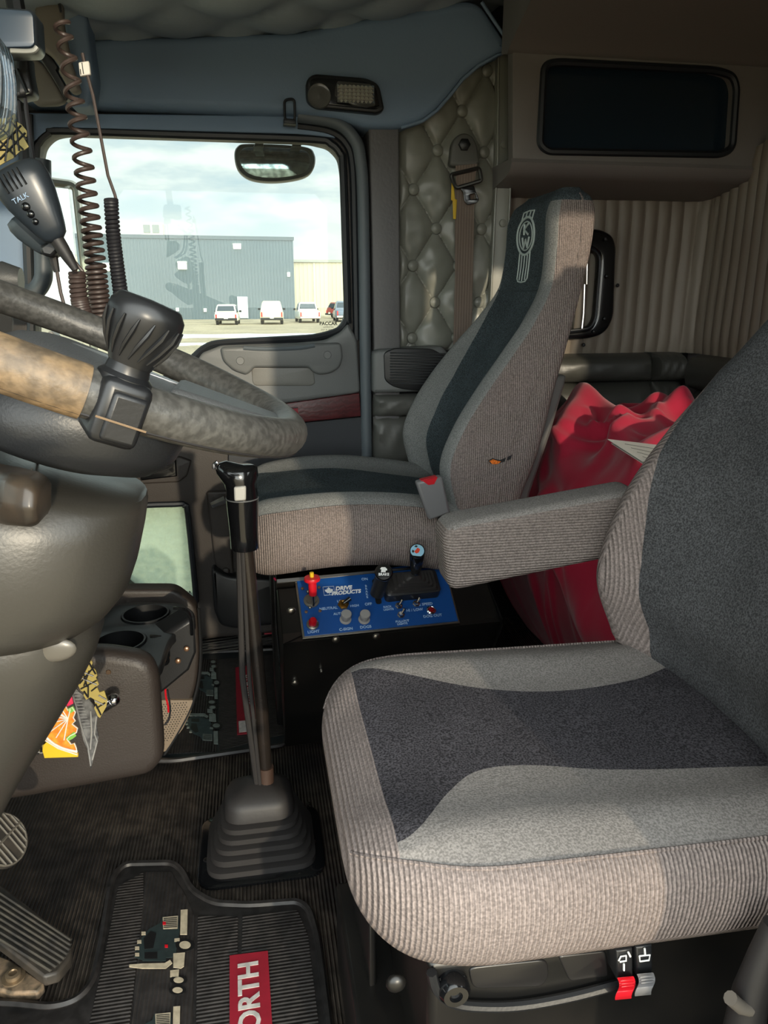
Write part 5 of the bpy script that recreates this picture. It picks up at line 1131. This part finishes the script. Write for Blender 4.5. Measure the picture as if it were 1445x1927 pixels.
ORF = [(110, 1330), (122, 1326), (128, 1336), (136, 1330), (142, 1340), (138, 1350), (142, 1356), (136, 1362), (146, 1370), (144, 1378), (132, 1384), (126, 1390), (134, 1400), (140, 1398), (144, 1408), (146, 1420), (110, 1408), (84, 1392), (84, 1372), (100, 1344)]
t, cd_, on_ = card('air_freshener', 'orange slice picture on a card freshener, yellow label below it', ORF, .985, ORNG)
g = G()
ctr = (128, 1352)
for k in range(9):
    a = R(100 + k * 22); e_ = (ctr[0] + 42 * math.cos(a), ctr[1] + 42 * math.sin(a)); g.tube([on_(*ctr), on_(max(88, e_[0]), min(1392, max(1334, e_[1])))], .0009, 5)
g.tube(smooth_pts([on_(x, y) for x, y in ((84, 1384), (100, 1398), (120, 1408), (146, 1414))], 4, False), .002, 6); g.tube([on_(*q) for q in ORF], .0009, 5, closed=True); g.build('white_segment_line', CARDB, cd_)
g = G(); q = [(82, 1402), (90, 1394), (112, 1410), (147, 1418), (147, 1424), (84, 1426), (80, 1412)]; g.add([on_(x, y, .0005) for x, y in q] + [on_(x, y, -.0026) for x, y in q], [tuple(range(7)), tuple(range(7, 14))[::-1]] + [(i, (i + 1) % 7, 7 + (i + 1) % 7, 7 + i) for i in range(7)]); g.build('yellow_band', YEL, cd_, smooth=False)
g = G(); q = [(124, 1388), (140, 1376), (144, 1384), (136, 1390), (128, 1394)]; g.add([on_(x, y, .0012) for x, y in q], [tuple(range(5))]); q = [(126, 1334), (138, 1328), (142, 1336), (132, 1342)]; g.add([on_(x, y, .0012) for x, y in q], [tuple(range(4))]); g.build('green_leaf', GRN, cd_, smooth=False)
t, cd_, on_ = card('air_freshener', 'pink card freshener corner peeping above the orange slice', [(112, 1326), (128, 1298), (133, 1302), (138, 1324), (126, 1330)], .992, PINK)
t, cd_, on_ = card('air_freshener', 'small black and gold card corner tucked behind the yellow label', [(58, 1420), (72, 1392), (84, 1384), (90, 1398), (80, 1418)], .995, GOLD)
g = G()
for a_, b_ in (((66, 1406), (84, 1396)), ((64, 1412), (80, 1416)), ((74, 1392), (78, 1414)), ((70, 1400), (72, 1418))): g.tube([on_(*a_), on_(*b_)], .002, 5)
g.build('black_lines', BLK, cd_)
# ================================================================ PEDALS
bp2 = thing('brake_pedal', 'round worn rubber brake pedal at the left edge above the floor', 'pedal', atY(10, 1580, .98))
bc = atY(6, 1580, .98); bn = (V((.75, -.25, .55))).normalized(); BFm = frame(bc, V((0, 0, 1)).cross(bn) , bn.cross(V((0, 0, 1)).cross(bn)))
PEDR = M('worn_pedal_rubber', (34, 33, 32), .5, n=(30, .5), c2=(66, 60, 53))
g = G(); g.lathe([(.001, -.012), (.036, -.012), (.040, -.004), (.038, .002), (.001, .003)], BFm, 32); pd = g.build('pad', PEDR, bp2)
g = G()
for k in range(-4, 5):
    x = k * .008; l = (.036 ** 2 - x * x) ** .5 if abs(x) < .036 else 0
    if k and l: g.tube([BFm @ V((x, -l, .003)), BFm @ V((x, l, .003))], .0018, 6)
g.tube([BFm @ V((-.036, 0, .003)), BFm @ V((.036, 0, .003))], .0022, 6); g.tube([BFm @ V((.037 * math.cos(k * math.pi / 16), .037 * math.sin(k * math.pi / 16), .002)) for k in range(32)], .0018, 6, closed=True)
g.build('tread', M('worn_tread_edge', (88, 83, 75), .55), pd)
g = G(); g.tube([bc - bn * .01, bc - bn * .05 + V((-.05, 0, .05)), bc + V((-.2, .0, .22))], .012, 10); g.build('arm', BLKM, bp2)
ap = thing('accelerator_pedal', 'ribbed dark accelerator treadle low at the left with bolt at its heel', 'pedal', atZ(60, 1780, .03))
A_ = [(-50, 1672), (0, 1692), (60, 1728), (118, 1764), (136, 1782), (132, 1806), (110, 1836), (84, 1848), (0, 1800), (-50, 1780)]
g = G(); top = [atZ(x, y, .045) for x, y in A_]; top = [p + V((0, 0, max(0, (-.33 - p.x)) * .25)) for p in top]; n_ = len(top); g.add(top + [V((p.x, p.y, p.z - .022)) for p in top], [tuple(range(n_)), tuple(range(n_, 2 * n_))[::-1]] + [(i, (i + 1) % n_, n_ + (i + 1) % n_, n_ + i) for i in range(n_)]); tr_ = g.build('treadle', PEDR, ap, bevel=.004)
g = G()
for k in range(8):
    f = k / 8; p0, p1 = atZ(-50, 1688 + 96 * f, .046), atZ(134 - 48 * f ** 2, 1774 + 70 * f, .046)
    p0 = p0 + V((0, 0, max(0, (-.33 - p0.x)) * .25)); p1 = p1 + V((0, 0, max(0, (-.33 - p1.x)) * .25)); g.tube([p0, p1], .0028, 6)
g.build('rib', M('worn_pedal_rib', (74, 70, 62), .5, n=(40, .5), c2=(50, 48, 46)), tr_)
g = G(); q = [atZ(x, y, .02) for x, y in ((-40, 1782), (20, 1806), (84, 1850), (70, 1866), (20, 1868), (-40, 1850))]; g.add(q + [V((p.x, p.y, .001)) for p in q], [tuple(range(6)), tuple(range(6, 12))[::-1]] + [(i, (i + 1) % 6, 6 + (i + 1) % 6, 6 + i) for i in range(6)]); g.build('heel_plate', M('dirty_heel_plate', (84, 74, 60), .6, n=(60, .5), c2=(150, 128, 104)), ap, bevel=.003)
p = atZ(26, 1840, .022); g = G(); g.lathe([(.018, 0), (.018, .003), (.012, .003), (.012, .010), (.007, .011), (.006, .008), (.001, .008)], Matrix.Translation(p), 18); g.build('bolt', M('worn_bolt', (150, 132, 108), .4, met=.7), ap)
# ================================================================ GEAR SHIFTER
SH = thing('gear_shifter', 'tall black gear shifter rising from a stepped rubber floor boot', 'gear shifter', (-.02, 1.3, 0))
FB = Matrix.Translation((-.028, 1.305, 0))
def rr2(w, d, z, ox=0, oy=0, r_=.04): return [FB @ V((p.x + ox, p.y + oy, z)) for p in rounded([(-w, -d), (w, -d), (w, d), (-w, d)], r_, 6)]
g = G(); g.loft([rr2(.125, .105, .002), rr2(.125, .105, .008), rr2(.122, .102, .010)]); bpz = g.build('base_plate', BLKG, SH)
for x, y in ((388, 1618), (440, 1643), (546, 1626), (590, 1584), (580, 1512)): g = G(); g.ball(atZ(x, y, .011), .006, 10, sc=(1, 1, .5)); g.build('bolt', BLKM, bpz)
secs = [rr2(.108, .088, .010), rr2(.108, .088, .022)]
for w, d, z0, z1 in ((.100, .080, .026, .042), (.092, .073, .046, .060), (.084, .067, .064, .078), (.077, .061, .082, .096)):
    secs += [rr2(w - .010, d - .010, z0, (.108 - w) * -.05), rr2(w, d, z0 + .003), rr2(w, d, z1)]
secs += [rr2(.062, .048, .100), rr2(.070, .055, .104), rr2(.068, .053, .128), rr2(.060, .045, .142, r_=.03), rr2(.040, .030, .150, 0, .006, .02), rr2(.022, .018, .158, 0, .008, .01)]
g = G(); g.loft(secs); g.build('boot', RUB, SH, ang=50)
b0_, b1_ = V((-.012, 1.31, .15)), atY(463, 1034, 1.30)
g = G(); g.tube([b0_, b0_.lerp(b1_, .35) + V((.004, 0, 0)), b1_ + V((.0, 0, .02))], .0130, 14); lv = g.build('lever', M('worn_black_lever', (26, 24, 23), .25, n=(14, .4), c2=(40, 34, 30)), SH)
g = G(); o_ = V((-.024, -.012, 0)); g.tube([b0_ + V((-.018, -.008, 0)), b0_.lerp(b1_, .5) + o_ + V((-.003, 0, 0)), b1_ + V((-.012, -.004, .02))], .006, 8); g.tube([b0_ + V((-.012, -.012, 0)), b0_.lerp(b1_, .5) + o_ + V((.010, -.004, 0)), b1_ + V((-.006, -.01, .02))], .004, 8); g.build('air_lines', RUB, lv)
g = G(); g.tube([b0_ + V((.0, -.002, -.005)), b0_ + V((.001, -.002, .04))], .0155, 14); g.build('lever_collar', M('rusty_collar', (62, 46, 38), .5), lv)
t0, t1 = atY(461, 1030, 1.30), atY(456, 940, 1.30); ax = (t1 - t0).normalized(); hf = axis_frame(t0, ax); hl_ = (t1 - t0).length
g = G(); g.lathe([(.024, -.002), (.0255, 0), (.0255, hl_ * .3), (.0275, hl_ * .75), (.0285, hl_), (.0285, hl_ + .002)], hf, 28); gb = g.build('grip', BLKG, SH)
g = G(); g.lathe([(.0290, hl_ + .002), (.0290, hl_ + .004)], hf, 28); g.build('grip_seam', M('grip_seam_grey', (90, 92, 94), .3), gb)
secs = []
HX = hf.to_3x3().inverted() @ V((1, 0, 0)); HX.z = 0; HX.normalize(); HY = V((-HX.y, HX.x, 0))
for h, a, b2, ox in ((hl_ + .004, .0285, .027, 0), (hl_ + .018, .0275, .026, .0), (hl_ + .030, .028, .026, -.002), (hl_ + .042, .036, .026, -.006), (hl_ + .052, .037, .024, -.007), (hl_ + .060, .034, .020, -.005), (hl_ + .064, .022, .012, -.002)):
    secs.append([hf @ (HX * (ox + a * math.cos(2 * math.pi * k / 28)) + HY * (b2 * math.sin(2 * math.pi * k / 28)) + V((0, 0, h + (.008 * max(0, -math.cos(2 * math.pi * k / 28)) ** 2 if h > hl_ + .03 else 0)))) for k in range(28)])
g = G(); g.loft(secs); g.build('knob', BLKG, SH, ang=60)
g = G(); g.tube(px([(404, 882), (404, 874), (410, 870)], 1.295), .0045, 8); g.build('splitter_tip', CHROME, SH)
q0 = [atY(*q, 1.270) for q in ((440, 917), (463, 915), (463, 942), (441, 944))]
g = G(); g.hexa(q0, [p + V((0, .02, 0)) for p in q0]); g.build('range_switch', M('grey_range_switch', (172, 172, 168), .35), SH, bevel=.003)
# ================================================================ FLOOR MATS
MATR = M('black_mat_rubber', (44, 41, 40), .45, n=(8, .4), c2=(30, 29, 29), n2=(70, .3))
MATX = M('mat_ribs_along', (46, 42, 40), .6, w=('Y', 46, .5, .2), n2=(60, .3)); MATY = M('mat_ribs_across', (46, 42, 40), .6, w=('X', 46, .5, .2), n2=(60, .3))
def zplate(g, pts, z, th, bev=.003, rr=.02, mi=0, sm=0):
    o = [atZ(x, y, z) for x, y in pts]; o = [V((p.x, p.y, 0)) for p in o]; o = smooth_pts(o, sm) if sm else rounded(o, rr)
    g.plate([p[:2] for p in o], Matrix.Translation((0, 0, z)), th, bev, mi=mi); return o
DM = [(212, 1650), (234, 1626), (326, 1624), (344, 1640), (362, 1676), (402, 1700), (470, 1703), (562, 1696), (582, 1712), (596, 1760), (606, 1830), (622, 1960), (640, 2080), (-80, 2080), (-80, 1886), (20, 1888), (100, 1896), (148, 1882), (176, 1846), (192, 1770), (204, 1690)]
mt = thing('floor_mat', "driver's ribbed black rubber floor mat with raised truck pictures and red label", 'floor mat', atZ(400, 1850, 0))
g = G(); o = zplate(g, DM, .009, .008); ms = g.build('mat', MATR, mt)
g = G(); inn = [p + V((0, 0, .0095)) for p in o]; g.tube(inn, .0065, 6, closed=True); g.build('raised_border', MATR, ms)
def field(pts, m_): g = G(); zplate(g, pts, .0105, .003, .001, .004); return g.build('ribbed_field', m_, ms)
field([(222, 1668), (270, 1640), (270, 1700), (240, 1960), (160, 1960), (196, 1800)], MATX); field([(372, 1722), (448, 1724), (446, 1960), (368, 1960)], MATX); field([(456, 1722), (560, 1712), (580, 1760), (604, 1960), (450, 1960)], MATX)
field([(274, 1640), (322, 1640), (352, 1690), (366, 1724), (362, 1960), (244, 1960)], MATY)
PRT = M('pale_mat_print', (190, 176, 150), .7, n=(80, .3)); PRD = M('dark_green_mat_print', (36, 48, 48), .6, n=(80, .3))
def zflat(g, pts, z, th=.0014, mi=0):
    o = [atZ(x, y, z) for x, y in pts]; g.plate([(p.x, p.y) for p in o], Matrix.Translation((0, 0, z)), th, 0, mi=mi)
def truck(mp, z, s, ox, oy, parent, col=(0, 1)):
    """printed tractor unit; drawn on photo coordinates of the driver's mat then shifted to its place"""
    g = G(); F_ = lambda pts: [mp(x, y) for x, y in pts]
    zflat(g, F_([(306, 1725), (336, 1724), (338, 1752), (330, 1800), (316, 1802), (268, 1806), (252, 1800), (262, 1770), (280, 1748), (300, 1738)]), z, mi=1)
    zflat(g, F_([(340, 1712), (353, 1711), (352, 1758), (339, 1758)]), z + .0006, mi=0)
    zflat(g, F_([(306, 1726), (335, 1723), (334, 1747), (307, 1748)]), z + .0006, mi=0)
    zflat(g, F_([(268, 1789), (312, 1788), (312, 1808), (268, 1808)]), z + .0004, mi=1)
    zflat(g, F_([(243, 1815), (268, 1813), (310, 1812), (320, 1806), (324, 1812), (312, 1822), (268, 1822), (243, 1819)]), z + .0006, mi=0)
    zflat(g, F_([(326, 1794), (348, 1792), (346, 1818), (340, 1822), (326, 1820)]), z + .0006, mi=0)
    zflat(g, F_([(320, 1826), (337, 1824), (336, 1838), (320, 1838)]), z + .0006, mi=0)
    zflat(g, F_([(328, 1766), (338, 1765), (338, 1771), (328, 1772)]), z + .0006, mi=0)
    for cx, cy, a, b2 in ((348, 1778, 18, 12), (336, 1844, 16, 9), (334, 1863, 16, 9)):
        zflat(g, F_([(cx + a * math.cos(k * .3491), cy + b2 * math.sin(k * .3491)) for k in range(18)]), z + .0005, mi=2)
        zflat(g, F_([(cx + a * .6 * math.cos(k * .3491), cy + b2 * .6 * math.sin(k * .3491)) for k in range(18)]), z + .0009, mi=0)
    for k in range(6): zflat(g, F_([(308, 1728 + k * 3.3), (333, 1726 + k * 3.4), (333, 1727.2 + k * 3.4), (308, 1729.2 + k * 3.3)]), z + .0010, mi=2)
    zflat(g, F_([(270, 1766), (284, 1752), (294, 1756), (288, 1784), (272, 1786)]), z + .0006, mi=2)
    zflat(g, F_([(272, 1792), (296, 1791), (296, 1804), (272, 1804)]), z + .0008, mi=2)
    for x, y in ((262, 1772), (258, 1784), (258, 1796), (270, 1756)): zflat(g, F_([(x - 4, y - 3), (x + 4, y - 3), (x + 4, y + 3), (x - 4, y + 3)]), z + .0007, mi=0)
    return g.build('truck_print', [PRT, PRD, M('black_print', (14, 14, 15), .5)], parent, smooth=False)
tp = truck(lambda x, y: (x, y), .0125, 1, 0, 0, ms)
for x, y in ((309, 1737), (313, 1780)):
    g = G(); zflat(g, [(x - 3, y - 2.5), (x + 3, y - 2.5), (x + 3, y + 2.5), (x - 3, y + 2.5)], .0142, .001); g.build('red_print', REDP, tp, smooth=False)
truck(lambda x, y: (x - 14, y + 182), .0125, 1, 0, 0, ms)
l0, l1, l2, l3 = (432, 1798), (504, 1789), (512, 1927), (432, 1927)
z_ = .0135
e0, e1, e2, e3 = [atZ(*q, z_) for q in (l0, l1, l2, l3)]
up_ = (e0 - e3).normalized(); rt_ = (e1 - e0); L0 = .37
g = G(); A0_ = e0; a4 = [A0_, A0_ + rt_, A0_ + rt_ - up_ * L0, A0_ - up_ * L0]; g.add(a4 + [p - V((0, 0, .003)) for p in a4], [(0, 1, 2, 3), (7, 6, 5, 4), (0, 4, 5, 1), (1, 5, 6, 2), (2, 6, 7, 3), (3, 7, 4, 0)]); rl = g.build('red_label', REDL, ms, smooth=False)
lc = A0_ + rt_ * .5; fr = frame(lc - up_ * .017 + V((0, 0, .0005)), up_, V((0, 0, 1)).cross(up_))
g = G(); g.text('KENWORTH', .047, fr, .0005, align='RIGHT', bold=.0012); g.build('lettering', WHTD, rl, smooth=False)
pm = thing('floor_mat', 'passenger side black rubber floor mat with pale truck print, beyond the shifter', 'floor mat', atZ(430, 1330, 0))
PM = [(250, 1235), (520, 1222), (548, 1382), (536, 1402), (330, 1432), (220, 1432)]
g = G(); o = zplate(g, PM, .009, .008); ps = g.build('mat', M('mat_rubber_teal_black', (34, 40, 42), .45, n=(8, .3)), pm)
g = G(); g.tube([p + V((0, 0, .0095)) for p in o], .0065, 6, closed=True); g.build('raised_border', MATR, ps)
g = G(); zplate(g, [(412, 1240), (516, 1232), (540, 1380), (412, 1412)], .0105, .003, .001, .004); g.build('ribbed_field', MATX, ps); g = G(); zplate(g, [(270, 1240), (408, 1240), (408, 1414), (240, 1422)], .0105, .003, .001, .004); g.build('ribbed_field', MATY, ps)
PRT, PRD = M('grey_mat_print', (130, 140, 134), .7, n=(80, .3)), M('teal_mat_print', (56, 72, 74), .6, n=(80, .3))
truck(lambda x, y: (342 + (x - 243) * .62, 1288 + (1862 - y) * .80 if False else 1400 - (y - 1711) * .52), .0125, 1, 0, 0, ps); truck(lambda x, y: (360 + (x - 243) * .45, 1315 - (y - 1711) * .46), .0125, 1, 0, 0, ps)
g = G(); zflat(g, [(443, 1256), (482, 1250), (496, 1376), (446, 1382)], .0130, .003); rl = g.build('red_label', REDL, ps, smooth=False); g = G(); zflat(g, [(449, 1357), (492, 1352), (494, 1372), (450, 1378)], .0140, .002); g.build('white_block', WHTD, rl, smooth=False)
e0, e1 = atZ(470, 1340, .014), atZ(462, 1258, .014); g = G(); g.text('KENWORTH', .030, frame(e0.lerp(e1, .5), e1 - e0, V((0, 0, 1)).cross(e1 - e0)), .0005); g.build('lettering', WHTD, rl, smooth=False)
# ================================================================ HAND MICS, CORDS and things hanging at the top left
def mic(name, label, a, b2, w0, w1, Y, mt, front=True):
    p0, p1 = atY(*a, Y), atY(*b2, Y); t = thing(name, label, 'microphone', p0.lerp(p1, .5)); ax = (p1 - p0).normalized(); nr = V((0, -1, 0)); sd_ = ax.cross(nr).normalized(); L_ = (p1 - p0).length; secs = []
    tab = [(0, .40, .5), (.03, .72, .8), (.10, .95, 1), (.25, 1, 1.05), (.45, .94, 1), (.65, .80, .9), (.85, .62, .75), (.95, .50, .6), (1, .30, .4)]
    for f, k, d in tab:
        w = w0 + (w1 - w0) * f; c = p0 + ax * (L_ * f); secs.append([c + sd_ * (k * w * math.copysign(abs(math.cos(q)) ** .7, math.cos(q))) + nr * (d * .020 * math.copysign(abs(math.sin(q)) ** .7, math.sin(q))) for q in [2 * math.pi * i / 24 for i in range(24)]])
    g = G(); g.loft(secs); body = g.build('body', mt, t, ang=60); return t, body, p0, ax, sd_, nr, L_
MICM = M('satin_black_mic', (40, 46, 52), .3)
t, bd_, p0, ax, sd_, nr, L_ = mic('hand_microphone', 'black hand microphone with slotted face hanging nearest, top left by the pillar', (22, 312), (108, 452), .036, .030, 1.05, MICM)
g = G()
for k in range(5):
    for s_ in (-1, 1):
        c = p0 + ax * (L_ * (.20 + .035 * s_)) - sd_ * 0 + nr * .0208 + sd_ * (.013 - .006 * k + .004); g.tube([c - ax * .007, c + ax * .007], .0014, 5)
g.build('slots', M('mic_slot', (10, 12, 14), .5), bd_)
for k in range(3): g = G(); g.ball(p0 + ax * (L_ * (.52 + .10 * k)) + nr * .0175 + sd_ * .008, .006 - .001 * k, 12, sc=(1, .6, 1)); g.build('button', BLKG, bd_)
g = G(); fr = frame(p0 + ax * (L_ * .42) + nr * .0212 + sd_ * .008, -sd_, ax * -1); g.text('TALK', .0085, fr, .0003); g.build('lettering', PALE, bd_, smooth=False)
g = G(); e_ = p0 + ax * L_; g.tube([e_ - ax * .01, e_ + ax * .012, e_ + ax * .024, e_ + ax * .04], [.009, .0085, .007, .0045], 10); g.build('strain_relief', RUB, t)
sr1 = e_ + ax * .04
t, bd_, p0, ax, sd_, nr, L_ = mic('hand_microphone', 'second grey black hand microphone tucked just below the slotted one', (56, 396), (100, 474), .036, .030, 1.10, M('grey_black_mic', (58, 66, 72), .4))
g = G(); g.loft([[V((q.x, y, q.z)) for q in px([(80, 466), (100, 452), (117, 458), (118, 472), (104, 486), (86, 482)], 1.09)] for y in (1.07, 1.11)]); g.build('foot', BLK, t, bevel=.004); g = G(); g.lathe([(.007, 0), (.007, .004), (.001, .005)], WALLF(1.072) @ Matrix.Translation((atY(84, 434, 1.072).x, atY(84, 434, 1.072).z, 0)), 14); g.build('jack', BLKG, t)
def cable(name, label, parts, mt, cat='cord'):
    t = thing(name, label, cat, parts[0][1][0]); 
    for nm, pts, r_, mm in parts: g = G(); g.tube(pts, r_, 8); g.build(nm, mm or mt, t)
    return t
def coil(pts, rad, turns, n=14):   # helix following a path; rad and turn spacing may vary: list of (fraction, radius), list of turn boundaries
    P = smooth_pts(pts, 12, False); out = []; tot = turns[-1][1]; ns = int(tot * n)
    inv = [(b2, a) for a, b2 in turns]
    for i in range(ns + 1):
        k = i / n; f = interp(inv, k)[0]; q = f * (len(P) - 1); j = min(int(q), len(P) - 2); c = P[j].lerp(P[j + 1], q - j); t = (P[j + 1] - P[j]).normalized(); u = t.cross(V((0, 1, 0))).normalized(); w = t.cross(u); r_ = interp(rad, f)[0]; a = 2 * math.pi * k
        out.append(c + (u * math.cos(a) + w * math.sin(a)) * r_)
    return out
Yc = 1.18
cable('coiled_cord', 'long stretched coiled brown cord hanging from the headliner, left of the white tag', [('coil', coil(px([(116, 42), (128, 110), (142, 200), (156, 300), (168, 400), (178, 480), (186, 560), (194, 625)], Yc), [(0, .009), (.4, .0115), (.75, .0125), (1, .0135)], [(0, 0), (.25, 3.5), (.45, 8), (.62, 13), (.75, 18), (1, 33)]), .0030, None)], CORD)
cable('coiled_cord', 'tight black coiled cord hanging straight down over the window, right of the others', [('lead', px([(155, 100), (160, 125), (175, 180), (190, 260), (203, 330), (216, 366), (219, 378)], Yc), .0022, None), ('coil', coil(px([(209, 376), (213, 440), (220, 500), (228, 560), (234, 605)], Yc), [(0, .0075), (1, .0088)], [(0, 0), (1, 36)]), .0028, CORDB)], CORD)
cable('coiled_cord', 'short coiled brown cord hanging from the slotted hand microphone', [('lead', [sr1] + px([(132, 474), (140, 492), (155, 510), (157, 520)], 1.08), .0024, None), ('coil', coil(px([(145, 514), (147, 545), (153, 580), (166, 615)], 1.08), [(0, .0085), (1, .0095)], [(0, 0), (.5, 6), (1, 17)]), .0030, None)], CORD)
cable('thin_cord', 'plain thin brown cord dropping from the lower hand microphone behind the rim', [('relief', px([(100, 482), (104, 500), (107, 512)], 1.09), [.006, .005, .004], RUB), ('wire', px([(107, 510), (114, 550), (125, 590), (131, 612)], 1.09), .0024, None)], CORD)
tgp = thing('cord_tag', 'small white printed tag clipped on the thin straight cord', 'tag', atY(157, 128, Yc))
g = G(); q = px([(147, 117), (167, 114), (170, 140), (150, 143)], Yc - .004); g.hexa(q, [p + V((0, .008, 0)) for p in q]); g.build('sleeve', CARDB, tgp, bevel=.0015); g = G(); g.tube(px([(154, 118), (157, 139)], Yc - .0045), .0006, 5); g.tube(px([(151, 130), (152, 140)], Yc - .0045), .0006, 5); g.build('print_line', INK, tgp)
# clear tubing coil
ct = thing('tubing_coil', 'hanging loops of clear plastic tubing at the top left edge', 'tubing', atY(5, 150, .98))
for k in range(6):
    x = -6 + k * 6.6; yk = 60 + k * 9
    g = G(); g.tube(smooth_pts(px([(-60, yk - 40), (x - 18, yk - 14), (x - 3, yk + 40), (x, yk + 90), (x - 4, yk + 140 - k * 3), (x - 16, yk + 180 - k * 6), (-60, yk + 220 - k * 8)], .98 + .007 * (k % 3)), 6, False), .0026, 8); g.build('strand', CLEAR, ct)
# dark boxes on the header
bx = thing('overhead_display', 'dark rounded display box with pale lower lip at the top left corner', 'display', atY(35, 60, 1.15))
g = G(); wplate(g, [(-40, 8), (56, 14), (66, 24), (70, 84), (62, 95), (-40, 98)], 1.15, .05, .008, rr=.012); g.build('housing', MICM, bx); g = G(); wplate(g, [(-40, 14), (54, 20), (62, 28), (65, 82), (58, 88), (-40, 90)], 1.149, .004, .001, rr=.008); g.build('screen', M('dim_screen', (58, 72, 88), .25), bx); g = G(); g.tube(smooth_pts(px([(20, 96), (50, 97), (64, 95), (70, 88)], 1.148), 4, False), .003, 6); g.build('pale_lip', M('pale_lip_plastic', (150, 152, 148), .4), bx)
g = G(); g.tube(px([(36, 98), (38, 60), (20, -40)], 1.22), .012, 8); g.build('arm', BLK, bx)
br = thing('mount_bracket', 'dark angled mount bracket under the overhead display box', 'bracket', atY(40, 150, 1.25))
g = G(); wplate(g, [(30, 98), (52, 100), (54, 130), (62, 170), (60, 178), (40, 182), (28, 184), (28, 130)], 1.25, .04, .006, rr=.006); g.build('plate', BLK, br); g = G(); g.tube(px([(32, 130), (52, 176)], 1.248), .003, 6); g.build('stay', BLKG, br)
for pts in ([(34, 190), (38, 230), (44, 270)], [(46, 176), (54, 240), (60, 300)], [(48, 200), (58, 270), (66, 320)]): g = G(); g.tube(px(pts, 1.26), .003, 6); g.build('wire', CORDB, br)
t, cd_, on_ = card('air_freshener', 'large gold and black patterned card freshener hanging at the upper left edge', [(-30, 225), (16, 222), (28, 214), (30, 222), (26, 226), (40, 234), (50, 246), (50, 256), (46, 262), (54, 276), (46, 282), (38, 284), (24, 298), (8, 306), (-30, 330)], 1.12, GOLD, hook=False)
g = G()
for a_, b_ in (((0, 240), (44, 282)), ((16, 224), (50, 262)), ((-4, 262), (30, 294)), ((-10, 290), (40, 236)), ((0, 300), (48, 250)), ((-10, 250), (24, 222)), ((10, 304), (20, 230)), ((30, 228), (36, 284)), ((0, 282), (22, 282)), ((24, 250), (28, 296))): g.tube([on_(*a_), on_(*b_)], .0013, 5)
g.build('black_lines', BLK, cd_)
vz = thing('sun_visor', 'grey padded sun visor panel folded along the windshield header, top left', 'sun visor', atY(90, 120, 1.95))
g = G(); wplate(g, [(50, 100), (80, 116), (100, 148), (124, 188), (110, 196), (60, 198), (52, 160)], 1.98, .03, .008, rr=.02); g.build('lower_flap', M('visor_cloth_grey', (120, 116, 108), .7), vz)
g = G(); wplate(g, [(62, -10), (116, -10), (118, 44), (134, 120), (152, 172), (134, 176), (108, 132), (112, 126), (96, 104), (72, 88), (66, 40)], 1.93, .03, .008, rr=.01); g.build('upper_flap', M('visor_vinyl_grey', (126, 120, 112), .65), vz)
g = G(); wplate(g, [(66, 84), (96, 106), (110, 126), (106, 132), (134, 178), (124, 190), (98, 146), (76, 112), (60, 96)], 1.95, .03, .004); g.build('hinge_strip', BLK, vz)
g = G(); wplate(g, [(104, -10), (112, -10), (115, 20), (112, 22)], 1.92, .01, .002); g.build('clip', BLK, vz)
g = G(); wplate(g, [(118, -20), (158, -20), (166, 70), (176, 140), (168, 200), (130, 200), (150, 170), (132, 118), (118, 48)], 2.0, .10, .01, rr=.01); struct(g.build('trim_22', HEAD))
